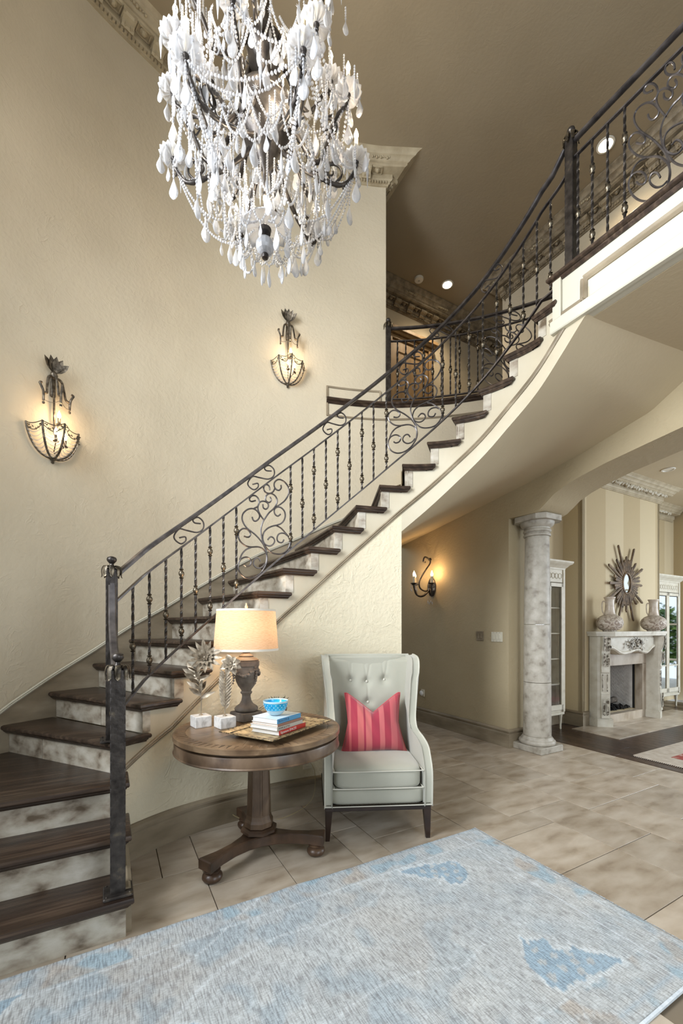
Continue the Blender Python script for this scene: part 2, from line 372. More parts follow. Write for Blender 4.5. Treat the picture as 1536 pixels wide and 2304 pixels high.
# fascia of the balcony: face, raised lower band and the panel bead
mb = MB()
mb.box((EDGE_A+0.03, -0.54, (3.38+3.74)/2), (0.06, 4.74, 0.36), Rm)
mb.box((EDGE_A+0.03, 1.8, (3.38+3.74)/2), (0.10, 0.06, 0.36), Rm)
fas = struct('wall_fascia', mb, 'fascia')
bead = [(-0.010, -0.024), (0.006, -0.024), (0.018, -0.012), (0.011, 0.0), (0.018, 0.012), (0.006, 0.024), (-0.010, 0.024)]
mb = MB()
path = [W(EDGE_A-0.002, b, z) for b, z in ((1.86, 3.475), (1.62, 3.475), (1.62, 3.615), (-2.6, 3.615))]
for i in range(3):
    a, b = path[i], path[i+1]; up = W(-1, 0); mb.sweep([a, b], [(y, x) for x, y in bead], up=up)
struct('trim_1', mb, 'trim', 30)
mb = MB(); pts = [(0.0, 3.375), (-0.028, 3.375), (-0.034, 3.382), (-0.034, 3.455), (-0.028, 3.462), (0.0, 3.462)]
mb.sweep([W(EDGE_A, 1.84, 0), W(EDGE_A, -2.6, 0)], [(-x, z) for x, z in pts])
struct('trim_2', mb, 'fascia', 30)
# wood nosing of the landing and of the gallery
NP = [(0.02, 0.0), (-0.028, 0.0), (-0.038, -0.010), (-0.038, -0.026), (-0.028, -0.036), (-0.020, -0.038), (-0.020, -0.048), (-0.010, -0.060), (0.02, -0.060)]
mb = MB(); path = [W(4.0, 1.79, ZU), W(EDGE_A, 1.83, ZU), W(EDGE_A, -2.6, ZU)]
mb.sweep(path, [(-x, z) for x, z in NP]); struct('trim_3', mb, 'tread', 35)
PH_N0 = px_on(734, lambda s: wallpt(s), -0.5, 0.2)
mb = MB(); mb.sweep([wallpt(p, ZU) for p in arc(PH_N0, PH_G1, 50)], [(-x, z) for x, z in NP]); struct('trim_4', mb, 'tread', 35)
SB = [(0, -0.009), (0.009, -0.009), (0.014, 0), (0.009, 0.009), (0, 0.009)]
mb = MB()
mb.sweep([wallpt(p, ZU-0.185) for p in arc(PH_N0, PH_G1, 50)], SB)
mb.sweep([wallpt(p, ZU+0.115) for p in arc(PH_N0, PH_END-0.02, 12)], SB)
for p, z0, z1 in ((PH_N0+.002, ZU-0.185, ZU-0.06), (PH_N0+.002, ZU, ZU+0.115), (PH_END-0.02, ZU, ZU+0.115)):
    q = wallpt(p, 0, 0.006); mb.sweep([Vector((q.x, q.y, z0)), Vector((q.x, q.y, z1))], [(-.009, -.009), (.009, -.009), (.009, .009), (-.009, .009)], up=wallpt(p+.3)-wallpt(p))
struct('trim_5', mb, 'trim')
# ---------------------------------------------------------------- upper rooms
mb = MB(); mb.box((4.25, 5.10, 5.04), (3.9, 0.1, 2.52), Rm); struct('wall_upper_far', mb, 'wall')
mb = MB(); mb.box((5.0, 0.65, 5.04), (0.1, 6.9, 2.52), Rm); mb.box((5.6, 4.15, 5.04), (1.2, 0.1, 2.52), Rm); mb.box((6.1, 4.6, 5.04), (.1, 1.1, 2.52), Rm); struct('wall_upper_right', mb, 'wall')
je = AB(wallpt(PH_END))
mb = MB(); mb.box((je[0]-0.08, (je[1]+5.1)/2+.09, 5.04), (0.14, 4.98-je[1], 2.52), Rm); struct('wall_jamb', mb, 'wall')
# crown mouldings -------------------------------------------------
CP = [(0, 0), (0.014, 0), (0.014, 0.012), (0.024, 0.016), (0.024, 0.034), (0.034, 0.040), (0.040, 0.052), (0.040, 0.100), (0.115, 0.104), (0.128, 0.112), (0.128, 0.128), (0.140, 0.134), (0.150, 0.150), (0.165, 0.162), (0.176, 0.166), (0.182, 0.178), (0.196, 0.190), (0.215, 0.200), (0.215, 0.212), (0, 0.212)]
def resample(path, step):
    out = []; acc = 0; d = 0
    for i in range(len(path)-1):
        a, b = Vector(path[i]), Vector(path[i+1]); L = (b-a).length; t = (b-a)/max(L, 1e-9)
        while acc <= d+L: out.append((a+t*(acc-d), t)); acc += step
        d += L
    return out
MODS = {}
def crown(name, path, mat='crown', z=ZCB, sgn=1, step=0.235, mods=True, k=1.0):
    """path in plan, room side on the right-hand side of travel when sgn = 1"""
    mb = MB(); mb.sweep([Vector((p[0], p[1], z)) for p in path], [(x*sgn*k, y*k) for x, y in CP])
    o = struct(name, mb, mat, 25)
    if mat not in MODS:
        m = MB(); pr = [(0.038, 0.036), (0.054, 0.026), (0.068, 0.036), (0.076, 0.064), (0.108, 0.070), (0.122, 0.082), (0.122, 0.106), (0.038, 0.106)]
        n = len(pr); vs = [Vector((-0.046, x, y)) for x, y in pr]+[Vector((0.046, x, y)) for x, y in pr]
        m.add(vs, [tuple(range(n)), tuple(range(2*n-1, n-1, -1))]+[(i, n+i, n+(i+1) % n, (i+1) % n) for i in range(n)])
        for s in (-1, 1): m.box((s*0.042, 0.078, 0.088), (0.018, 0.092, 0.032)); m.box((s*.02, .060, .040), (.010, .04, .02))
        mod_me = m.mesh('modillion', mat, 20)
        m = MB(); [m.box(c_, d_) for c_, d_ in (((-.05, .079, .097), (.008, .07, .014)), ((.05, .079, .097), (.008, .07, .014)), ((0, .046, .097), (.10, .008, .014)), ((0, .112, .097), (.10, .008, .014)))]; m.ball((0, 0.079, 0.092), 0.020, 8, 4); m.lathe([(0.026, 0.092), (0.030, 0.096), (0.030, 0.1)], 10, (0, 0.079, 0)); ros_me = m.mesh('rosette', mat, 30); MODS[mat] = (mod_me, ros_me)
    mod_me, ros_me = MODS[mat]
    if mods:
        for i, (p, t) in enumerate(resample(path, step/2)):
            if i == 0: continue
            nrm = t.cross(Vector((0,0,1)))*sgn; X = nrm.cross(Vector((0,0,1)))
            mt = Matrix(((X.x, nrm.x, 0, p[0]), (X.y, nrm.y, 0, p[1]), (0, 0, 1, z), (0, 0, 0, 1)))
            me = mod_me if i % 2 else ros_me
            link('modillion' if i % 2 else 'rosette', me, o, mtx=mt)
        m = MB()
        for p, t in resample(path, 0.030):
            nrm = t.cross(Vector((0,0,1)))*sgn; c = Vector((p[0], p[1], z))+nrm*0.029
            mt = Matrix(((t.x, nrm.x, 0, c.x), (t.y, nrm.y, 0, c.y), (0, 0, 1, z+0.025), (0, 0, 0, 1))); m.box((0, 0, 0), (0.018, 0.020, 0.024), mt)
        m.build('dentils', mat, o, kind='stuff')
    return o
cpath = [wallpt(p) for p in arc(radians(-95), PH_END, 70)]
ejb = W(je[0], je[1]); cpath[-1] = ejb
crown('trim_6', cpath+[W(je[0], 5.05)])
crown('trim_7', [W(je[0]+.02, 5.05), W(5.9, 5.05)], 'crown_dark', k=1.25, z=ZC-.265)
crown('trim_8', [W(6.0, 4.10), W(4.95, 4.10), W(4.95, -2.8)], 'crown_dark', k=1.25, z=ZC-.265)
# relief leaf scroll of the upper crown (small applied ornaments)
rng = random.Random(3); leafs = MB()
for path, k in ((cpath, 1.0), ([W(4.95, 4.1), W(4.95, -1.0)], 1.25), ([W(2.6, 5.05), W(5.0, 5.05)], 1.25)):
    for p, t in resample(path, 0.62):
        nrm = t.cross(Vector((0,0,1)))
        for j in range(9):
            c = Vector((p[0], p[1], (ZCB if k == 1.0 else ZC-.265)+0.150*k))+nrm*(0.158*k)+t*((j-4)*0.022)
            leafs.ball(c+Vector((0,0,rng.uniform(-.008, .010))), rng.uniform(.009, .016), 6, 4)
struct('trim_9', leafs, 'crown', 60)
# ================================================================ staircase
FP = {3: (-1.155, 2.13), 4: (-1.27, 2.30), 5: (-1.17, 2.47), 6: (-1.08, 2.635), 7: (-.93, 2.78), 8: (-.77, 2.90), 9: (-.59, 3.01), 10: (-.43, 3.11), 11: (-.25, 3.205),
      12: (-.07, 3.29), 13: (.11, 3.36), 14: (.31, 3.41), 15: (.50, 3.44), 16: (.70, 3.44), 17: (.89, 3.40), 18: (1.08, 3.32), 19: (1.24, 3.19), 20: (1.375, 3.03), 21: (1.46, 2.86), 22: (1.545, 2.70), 23: (1.64, 2.53)}
FPIX = {5: 316.7, 6: 386, 7: 455, 8: 518, 9: 579, 10: 636, 11: 694, 12: 747.5, 13: 800, 14: 852.5, 15: 904, 16: 960, 17: 1015.5, 18: 1074, 19: 1131, 20: 1194}
for k_, p_ in FPIX.items():                              # put each nosing corner exactly on its sight line
    FP[k_] = ((p_-768)/FPX*FP[k_][1], FP[k_][1])
def F(s):
    s = max(4.0, min(22.99, s)); i = int(s); t = s-i
    g = lambda k: Vector((*FP[max(3, min(23, k))], 0))
    p0, p1, p2, p3 = g(i-1), g(i), g(i+1), g(i+2)
    if i == 4: p0 = p1*2-p2
    return 0.5*((2*p1)+(p2-p0)*t+(2*p0-5*p1+4*p2-p3)*t*t+(3*p1-p0-3*p2+p3)*t*t*t)
def Fn(s):                                               # unit normal pointing towards the stair (outer wall)
    d = (F(min(22.98, s+.15))-F(max(4.0, s-.15))).normalized(); return Vector((-d.y, d.x, 0))
def G(s, off=0.038): return F(s)+Fn(s)*off
LPX = {4: 3, 5: 110, 6: 209, 7: 290.5, 8: 376, 9: 445, 10: 512.5, 11: 582, 12: 663}
PHL = {}
for k_, p_ in LPX.items(): PHL[k_] = px_on(p_, lambda s: wallpt(s, 0, .03), radians(-75), 0)
for k_, d_ in {13: -11, 14: -3.5, 15: 4, 16: 11.5, 17: 18.5, 18: 25.5, 19: 32, 20: 38.5, 21: 44}.items(): PHL[k_] = radians(d_)
def OUT(s, off=0.0):                                     # point on the wall for a (fractional) tread number
    s = max(4, min(20.999, s)); i = int(s); t = s-i; return wallpt(PHL[i]*(1-t)+PHL[i+1]*t, 0, off)
stair = thing('staircase', 'curved staircase with dark wood treads and travertine risers climbing to the balcony', 'staircase', W(0.06, 2.065))
def offset_poly(P, d):                                   # inset a plan polygon (counter-clockwise) by d
    n = len(P); out = []
    for i in range(n):
        a, b, c = Vector(P[i-1]), Vector(P[i]), Vector(P[(i+1) % n])
        e1 = (b-a).normalized(); e2 = (c-b).normalized(); n1 = Vector((-e1.y, e1.x)); n2 = Vector((-e2.y, e2.x))
        m = n1+n2; m = m/max(0.25, m.dot(m)/2) if m.length > 1e-6 else n1
        out.append((b.x+m.x*d, b.y+m.y*d))
    return out
TPROF = [(0.016, 0.0), (0.004, -0.004), (0.0, -0.012), (0.0, -0.022), (0.006, -0.030), (0.013, -0.032), (0.013, -0.037), (0.020, -0.044), (0.024, -0.050)]
def tread(P, z, name='tread'):
    P = [(p[0], p[1]) for p in P]
    ar = sum(P[i-1][0]*P[i][1]-P[i][0]*P[i-1][1] for i in range(len(P)))
    if ar < 0: P = P[::-1]
    n = len(P); mb = MB(); vs = []
    for ins, dz in TPROF: vs += [Vector((x, y, z+dz)) for x, y in offset_poly(P, ins)]
    fs = []
    for r in range(len(TPROF)-1):
        for i in range(n): j = (i+1) % n; fs.append((r*n+i, r*n+j, (r+1)*n+j, (r+1)*n+i))
    m = len(vs); fs.append(tuple(range(n))); fs.append(tuple((len(TPROF)-1)*n+i for i in range(n-1, -1, -1)))
    mb.add(vs, fs)
    me = mb.mesh(name, 'tread', 35)
    return link(name, me, stair)
def riser(p, q, z0, z1, th=0.02, cuts=(), side=None):
    """travertine facing from inner point p to outer point q, in slabs"""
    p = Vector((p[0], p[1], 0)); q = Vector((q[0], q[1], 0)); d = (q-p); L = d.length; t = d/L; nrm = Vector((t.y, -t.x, 0))
    if side is not None and nrm.dot(side) < 0: nrm = -nrm
    c = [0]+list(cuts)+[L]; par = None
    for i in range(len(c)-1):
        a, b = p+t*(c[i]+.0015), p+t*(c[i+1]-.0015); mb = MB()
        f, k = nrm*0.0, -nrm*th
        mb.prism([(a+f)[:2], (b+f)[:2], (b+k)[:2], (a+k)[:2]] if True else [], z0, z1)
        o = mb.build('riser', 'riser', stair)
BR = {1: 2.065, 2: 2.277, 3: 2.505}
AIN = 0.068
for k in (1, 2, 3):
    zt = k*H; bk = BR[k]
    aw = -1.78
    if k < 3: P = [W(0.098, bk-.035), W(0.098, BR[k+1]+.03), W(aw, BR[k+1]+.03), W(aw, bk-.035)]
    else:
        g4 = F(4.12); P = [W(0.098, bk-.035), W(0.098, 2.66), g4+Fn(4.1)*-.002, G(4.3), OUT(4.3, .0), OUT(4.0, .0), W(-1.85, 2.9), W(-1.85, bk-.035)]
        P = [W(0.098, bk-.035), W(0.098, 2.68), G(4.25), OUT(4.35), OUT(4.0), W(-1.95, bk+.25), W(-1.86, bk-.035)]
    tread(P, zt)
    cuts = {1: (0.62,), 2: (0.60,), 3: (0.60,)}[k]
    riser(W(AIN, bk), W(-1.78, bk), (k-1)*H, zt-.048, cuts=cuts, side=W(0, -1))
# side wall of the first steps
mb = MB(); mb.prism([p[:2] for p in (W(AIN-.002, 2.068), W(AIN-.002, 2.72), W(AIN-.12, 2.72), W(AIN-.12, 2.068))], 0, H-.05)
mb.prism([p[:2] for p in (W(AIN-.002, 2.280), W(AIN-.002, 2.72), W(AIN-.12, 2.72), W(AIN-.12, 2.280))], H-.05, 2*H-.05)
mb.prism([p[:2] for p in (W(AIN-.002, 2.508), W(AIN-.002, 2.72), W(AIN-.12, 2.72), W(AIN-.12, 2.508))], 2*H-.05, 3*H-.05)
mb.build('side_wall', 'stringer', stair)
RB = 0.17                                                # riser sits this far behind its nosing, in tread units
for k in range(4, 21):
    z = k*H
    side = [F(k+1.36*i/8) for i in range(9)]
    end = F(k+1.36)+Fn(k+1.36)*.040
    back = [end, G(k+1.10, .044)] if k < 20 else [G(20.98, .05)]
    if k == 20: side = [F(20+0.98*i/6) for i in range(7)]
    o1 = OUT(k+1.12, 0.0); 
    P = side+back+[G(k+1.13, .10)]+[OUT(k+1.14*(1-i/3), 0.0) for i in range(0, 3)]+[OUT(k, 0.0)]
    tread(P, z)
    p = G(k+RB, .036); q = OUT(k+RB, .02)
    L = (q-p).length; mid = F(k-.6)-F(k+.2)
    riser(p, q, z-H, z-.048, cuts=(.42,) if k % 2 else (.62,), side=mid)
    # stone end cap on the stringer face
    t = (F(k+RB+.3)-F(k+RB)).normalized(); n_ = Fn(k+RB)
    mb = MB(); a = G(k+RB, .034); w = 0.062 if k > 5 else .05
    mb.prism([a[:2], (a+t*w)[:2], (a+t*w+n_*.03)[:2], (a+n_*.03)[:2]], z-H, z-.048); mb.build('riser_end', 'riser', stair)
riser(W(EDGE_A+.0, 1.80), W(4.0, 1.80), 20*H, 21*H-.05, side=W(0, 1)*-1)
# ---- curved stringer wall: stepped top, floor or soffit below
S_OPEN = px_on(903, lambda s: G(s), 13, 17)
def zmold(s): return H*s-(0.25+0.12*min(1, (s-4)/2.0) if s < 6 else 0.375+0.05*max(0, (s-14)/7.0))
def zbot(s): return H*s-0.555-0.03*max(0, (s-18)/4)
def stepz(s): k = int(math.floor(s-RB)); return max(3, k)*H-.045
ss = []
s = 4.0
while s < 22.2: ss.append(s); s += 0.12
cols = []
brk = sorted(set([round(x, 4) for x in ss]+[k+RB for k in range(4, 22)]+[S_OPEN]))
mb = MB()
def quad(mb, a, b, z0a, z0b, z1a, z1b):
    mb.add([(a.x, a.y, z0a), (b.x, b.y, z0b), (b.x, b.y, z1b), (a.x, a.y, z1a)], [(0, 1, 2, 3)])
low = MB(); upp = MB()
for i in range(len(brk)-1):
    s0, s1 = brk[i], brk[i+1]; m_ = (s0+s1)/2
    zt = min(stepz(m_), 3.70)
    a, b = G(s0), G(s1)
    m0, m1 = zmold(s0), zmold(s1)
    if s0 < 21.2: quad(upp, a, b, m0, m1, zt, zt)
    if m_ < S_OPEN: quad(low, a, b, 0, 0, m0, m1)
    else: quad(upp, a, b, min(zbot(s0), 3.38), min(zbot(s1), 3.38), m0, m1)
a = G(4.0); c = W(AIN-.002, 2.70)
quad(low, c, a, 0, 0, zmold(4.0)-.03, zmold(4.0)); quad(upp, c, a, zmold(4.0)-.03, zmold(4.0), stepz(4.0), stepz(4.0))
# return of the wall at the opening below the flight, thickness towards the hall
d = Fn(S_OPEN); g0 = G(S_OPEN); g1 = g0+d*0.16
quad(low, g0, g1, 0, 0, zbot(S_OPEN)+.02, zbot(S_OPEN)+.07)
bk = [G(s, .20) for s in arc(4.3, S_OPEN, 40)]
for i in range(len(bk)-1): quad(low, bk[i], bk[i+1], 0, 0, max(.3, zmold(4.3+(S_OPEN-4.3)*i/39)), max(.3, zmold(4.3+(S_OPEN-4.3)*(i+1)/39)))
struct('wall_stair', low, 'wall_low', 60)
upp.build('stringer', 'stringer', stair, 60)
# moulding bead on the stringer
bp = [(0, -.016), (.008, -.016), (.014, -.006), (.010, 0), (.016, .006), (.012, .014), (0, .014)]
mb = MB(); mb.sweep([Vector((*G(s)[:2], zmold(s)))-Fn(s)*0.0 for s in arc(4.0, 21.6, 120)], bp); mb.build('stringer_moulding', 'trim', stair, 40)
# soffit: from the stringer's lower edge to the hall wall
def soff_out(s):
    ks = [(14.6, 2.0, 6.9, 2.60), (15, 0.895, 6.54, 2.61), (16, 1.22, 5.9, 2.70), (17, 1.55, 5.35, 2.785), (18, 1.80, 4.9, 2.85), (19, 2.03, 4.49, 2.915), (20, 2.30, 4.0, 3.02), (21, 2.58, 3.5, 3.155), (22.2, 2.76, 3.17, 3.38)]
    for i in range(1, len(ks)-1):
        if s <= ks[i+1][0]: break
    u = (s-ks[i][0])/(ks[i+1][0]-ks[i][0]); g = lambda j: ks[i][j]*(1-u)+ks[i+1][j]*u
    x, y = g(1), g(2); a_, b_ = AB((x, y)); return W(3.96, b_, g(3))
rows = arc(S_OPEN, 22.15, 60); NV = 10
def sf(u, v):
    s = rows[min(59, int(round(u*59)))]; a = G(s); a = Vector((a.x, a.y, min(zbot(s), 3.385))); b = soff_out(s)
    p = a.lerp(b, v); p.z += 0.05*sin(pi*v)*(1-(s-15)/8); return p
mb = MB(); mb.grid(sf, 60, NV); 
struct('ceiling_stair', mb, 'soffit', 80)
# closing strip at the hall end of the soffit
e0 = sf(0, 0); e1 = sf(0, 1)
mb = MB(); mb.add([e0, e1, e1+Vector((0,0,1.2)), e0+Vector((0,0,.5))], [(0,1,2,3)]); struct('wall_soffit_end', mb, 'soffit')
# baseboard on the stair wall
mb = MB(); path = [W(AIN-.002, 2.09), W(AIN-.002, 2.66)]+[G(s) for s in arc(4.2, S_OPEN, 50)]+[g1]
mb.sweep([Vector((p[0], p[1], 0)) for p in path], [(x, y*0.98) for x, y in BP]); struct('baseboard_stair', mb, 'trim', 30)
# skirt board on the outer wall, with a bead on its top edge
ks_ = arc(4.0, 20.9, 90)
def zsk(s): return H*s+0.095
mb = MB(); vs = []; fs = []
for s in ks_:
    p0, p1 = OUT(s, -.01), OUT(s, .018); zlo = max(0, H*s-(.35 if s < 13 else .20)); vs += [(p1.x, p1.y, zlo), (p1.x, p1.y, zsk(s)), (p0.x, p0.y, zsk(s)), (p0.x, p0.y, zlo)]
for i in range(len(ks_)-1):
    for k in range(4): k2 = (k+1) % 4; fs.append((i*4+k, i*4+k2, i*4+4+k2, i*4+4+k))
mb.add(vs, fs)
w3 = [wallpt(p, 0, .018) for p in arc(radians(-100), PHL[4], 14)]
for i in range(len(w3)-1):
    za, zb = [(0.62+H*4+.095)-0.62+(p.y-OUT(4).y)*0.62 for p in (w3[i], w3[i+1])]
    quad(mb, w3[i], w3[i+1], 0, 0, za, zb)
mb.build('skirt_board', 'trim', stair, 60)
mb = MB(); mb.sweep([Vector((p.x, p.y, 4*H+.095+(p.y-OUT(4).y)*0.62)) for p in w3]+[Vector((*OUT(s, .018)[:2], zsk(s))) for s in ks_[1:]], [(-.002, -.012), (.008, -.012), (.012, -.004), (.008, 0), (.012, .006), (.006, .012), (-.002, .012)])
mb.build('skirt_bead', 'fascia', stair, 40)
# ================================================================ wrought-iron railings
def Rl(s):
    q = [F(s+d)+Fn(s+d)*0.070 for d in ((-.6, -.3, 0, .3, .6) if 4.7 < s < 20.3 else (0,))]
    return sum(q, Vector((0,0,0)))/len(q)
def _rl(s): return F(s)+Fn(s)*0.070                       # plan line of the stair railing
HB, H2, HT = 0.075, 0.715, 0.865                         # bottom rail, second rail, hand rail above the nosing line
RAILP = [(-.019, -.010), (-.019, .003), (-.012, .011), (.012, .011), (.019, .003), (.019, -.010), (.010, -.015), (-.010, -.015)]
BARP = [(-.010, -.0055), (-.010, .0055), (.010, .0055), (.010, -.0055)]
knob_me = MB().lathe([(.006, -.034), (.013, -.031), (.015, -.027), (.009, -.022), (.011, -.017), (.0175, -.008), (.0185, 0), (.0175, .008), (.011, .017), (.009, .022), (.015, .027), (.013, .031), (.006, .034)], 10).mesh('knob', 'knob', 60)
def baluster(par, x, y, z0, z1, double, rot=0.0, r=0.0078):
    mb = MB(); n = max(6, int((z1-z0)/0.011)); vs = []; fs = []
    for i in range(n+1):
        z = z0+(z1-z0)*i/n; t = i/n; th = rot+i*0.30
        kk = 0.86
        for k in range(4): q = th+pi/4+k*pi/2; vs.append((x+cos(q)*r*1.3*kk, y+sin(q)*r*1.3*kk, z))
    for i in range(n):
        for k in range(4): k2 = (k+1) % 4; fs.append((i*4+k, i*4+k2, i*4+4+k2, i*4+4+k))
    mb.add(vs, fs)
    o = mb.build('baluster', 'iron', par)
    L = z1-z0
    for f in ((0.27, 0.86) if double else (0.56,)):
        link('knob', knob_me, o, mtx=Matrix.Translation((x, y, z1-L*f)))
    return o
STROKES = [
 [(290,1700),(330,1735),(385,1725),(412,1670),(395,1610),(340,1568),(280,1570),(225,1610),(195,1690),(200,1780),(250,1880),(330,1945),(420,1960),(520,1925),(600,1850),(665,1740),(688,1620),(665,1510),(600,1430),(520,1395),(400,1388),(300,1345),(220,1250),(195,1150),(215,1080),(270,1040),(330,1052),(380,1100),(400,1155),(380,1197),(340,1202),(290,1180)],
 [(575,1665),(545,1610),(510,1595),(470,1620),(450,1680),(470,1740),(530,1785),(600,1770),(655,1710)],
 [(420,1392),(330,1425),(260,1500),(222,1600)],
 [(600,1850),(660,1740),(682,1600),(665,1450),(620,1330),(590,1200),(580,1080),(610,960),(650,890),(720,790),(800,720),(850,640),(862,560),(830,490),(770,445),(710,445),(665,490),(660,550),(690,590),(730,600),(760,560),(740,500)],
 [(665,1450),(620,1350),(560,1260),(480,1165),(400,1090),(340,1030),(290,950),(262,860),(275,770),(330,710),(400,685),(470,700),(530,760),(560,830),(540,890),(490,922),(450,900),(430,840)],
 [(460,690),(520,660),(548,600),(535,520),(490,465),(430,455),(390,490),(385,530),(420,560),(490,548)],
 [(640,920),(590,850),(545,760),(530,680),(550,600),(600,568),(660,580),(705,620),(710,680),(670,718),(625,690),(615,625)],
 [(735,375),(725,310),(690,275),(645,285),(628,345),(660,410),(730,437),(790,410),(825,350)],
 [(930,295),(935,350),(900,388),(850,370),(815,310),(820,240),(870,195),(930,200),(1000,250),(1055,330),(1072,420),(1050,500),(1000,580),(930,640),(850,690)],
 [(925,825),(880,855),(835,830),(815,770),(830,715),(880,690),(940,710),(990,770),(1008,850),(990,930),(940,990),(860,1020),(780,1035),(700,1070),(640,1130),(615,1210),(620,1290),(660,1360),(730,1392),(790,1370),(822,1310),(800,1250),(750,1228),(700,1280)],
 [(850,1030),(930,1080),(1000,1160),(1060,1240),(1090,1330),(1070,1430),(1000,1520),(920,1550),(820,1540),(740,1500),(680,1430),(640,1370)],
 [(985,1290),(960,1335),(920,1340),(875,1310),(865,1250),(890,1190),(940,1168),(1000,1180),(1040,1215)]]
SST = [(640,855),(605,850),(597,830),(625,817),(655,845),(655,885),(620,908),(560,895),(520,885),(492,925),(500,955),(530,977),(555,960),(552,935),(520,940)]
def norm_stroke(st):
    out = []
    for x, y in st:
        u = (x-165)/935.0; yb = 2257-0.843*(x-165); yt = 622-0.718*(x-165); out.append((u, (yb-y)/(yb-yt)))
    return out
def norm_s(st):
    out = []
    for x, y in st:
        u = (x-490)/165.0; yb = 1030-0.79*(x-490); yt = 900-0.715*(x-490); out.append((u, (yb-y)/(yb-yt)))
    return out
def scroll(par, fmap, strokes, name='scroll_panel', r=0.0062, mat='iron_rail', n=4):
    mb = MB()
    for st in strokes:
        pts = crom([Vector((u, v, 0)) for u, v in st], n); mb.tube([fmap(p.x, p.y) for p in pts], r, 5)
    return mb.build(name, mat, par, 70)
PANEL = [norm_stroke(s) for s in STROKES]; ESS = [norm_s(SST)]
def post(par, x, y, z0, z1, rz, w=0.060, base=True, name='newel_post', rivet=True):
    Mt = Matrix.Translation((x, y, 0)) @ Matrix.Rotation(rz, 4, 'Z')
    mb = MB(); n = 50; vs = []; fs = []
    for i in range(n+1):
        z = z0+(z1-z0)*i/n; e = 0.0018 if i % 2 else 0.0052; h = w/2
        for (sx, sy, ex, ey) in ((-1,-1,1,0), (1,-1,-1,0), (1,-1,0,1), (1,1,0,-1), (1,1,-1,0), (-1,1,1,0), (-1,1,0,-1), (-1,-1,0,1)): vs.append(Mt @ Vector((sx*h+ex*e, sy*h+ey*e, z)))
        # hammered edges: corner points wobble while faces stay flat
    for i in range(n):
        for k in range(8): k2 = (k+1) % 8; fs.append((i*8+k, i*8+k2, i*8+8+k2, i*8+8+k))
    fs += [tuple(range(7, -1, -1)), tuple(n*8+k for k in range(8))]
    mb.add(vs, fs); o = mb.build(name, 'iron', par)
    if base:
        mb = MB(); mb.cbox((0, 0, z0+.006), (.115, .115, .014), .004, Mt)
        for sx in (-1, 1):
            for sy in (-1, 1): mb.ball((sx*.045, sy*.045, z0+.014), .005, 6, 4, M4=Mt)
        mb.build('base_plate', 'iron', o)
    mb = MB(); mb.lathe([(.020, 0), (.026, .006), (.018, .014), (.012, .026), (.010, .034), (.016, .040), (.024, .050), (.026, .060), (.022, .070), (.008, .076), (.0, .077)], 12, (x, y, z1))
    mb.build('finial', 'iron', o, 50)
    mb = MB()
    for k in range(8):
        q = rz+k*pi/4; d = Vector((cos(q), sin(q), 0))
        base_ = Vector((x, y, z1+.016))+d*0.016
        r2 = 0.028 if k % 2 == 0 else 0.036
        pts = [base_, base_+d*.022+Vector((0,0,.006)), base_+d*.032-Vector((0,0,.02)), base_+d*.030-Vector((0,0,.05)), base_+d*.036-Vector((0,0,.060))]
        sd = Vector((-d.y, d.x, 0)); vs = []; fs = []; wd_ = [.010, .020, .022, .016, .002]
        P = crom(pts, 3)
        for i, p in enumerate(P):
            ww = wd_[min(4, i//3)]*(1-(i % 3)/3)+wd_[min(4, i//3+1)]*((i % 3)/3); ww *= 1.0+0.25*(i % 2)
            vs += [p-sd*ww/2, p+d*.004, p+sd*ww/2, p-d*.002]
        for i in range(len(P)-1):
            for j in range(4): j2 = (j+1) % 4; fs.append((i*4+j, i*4+j2, i*4+4+j2, i*4+4+j))
        mb.add(vs, fs)
    mb.build('leaf_collar', 'knob', o, 60)
    return o
# ---- stair railing from the second newel up to the landing newel
rail = thing('stair_railing', 'black wrought-iron railing with twisted balusters and scroll panels along the stair', 'railing', (-1.30, 2.36, 4*H))
NW2 = (-1.286, 2.352); NW3 = W(EDGE_A+0.055, 1.745)
def rz(s, h): return H*s+h
S0, S1 = 4.28, 21.0
sl = arc(S0, S1, 150)
def railp(s, h):
    if s < 5.3:
        e = Rl(5.3); q = Rl(5.5); nw = Vector((NW2[0]+.005, NW2[1]+.005, 0)); sl_ = H*.2/(q-e).length; w = min(1, (5.3-s)/1.02)
        p = e.lerp(nw, w); return Vector((p.x, p.y, H*5.3+h-sl_*(e-nw).length*w))
    p = Rl(s)
    if s > 20.3: w = (s-20.3)/0.7; p = p.lerp(Vector((NW3.x-.02, NW3.y+.02, 0)), w)
    zz = H*s+h
    return Vector((p.x, p.y, zz))
def hand(s): # hand rail levels off into the landing newel
    p = railp(s, HT); return p
mb = MB(); pth = [hand(s) for s in sl if s <= 20.55]+[Vector((NW3.x-.03, NW3.y+.03, ZU+.855))]
mb.sweep(pth, RAILP); mb.build('handrail', 'iron_rail', rail, 30)
mb = MB(); mb.sweep([railp(s, H2-.03*max(0, (s-20.4)/.6)) for s in sl], BARP); mb.build('second_rail', 'iron_rail', rail, 30)
mb = MB(); mb.sweep([railp(s, HB-(.10*max(0, (s-20.2)/.8))) for s in sl], BARP); mb.build('bottom_rail', 'iron_rail', rail, 30)
bal_px = [298.7, 336, 373, 408, 440, 472.5, 502.5, 531.5, 653.5, 680, 706, 733, 759.5, 786, 814, 840, 869, 995.5, 1025, 1055, 1086, 1117, 1147, 1177, 1207.5, 1238]
dbl = [0, 1, 0, 1, 0, 1, 0, 1, 1, 0, 1, 0, 1, 0, 1, 0, 1, 1, 0, 1, 0, 1, 0, 1, 0, 1]
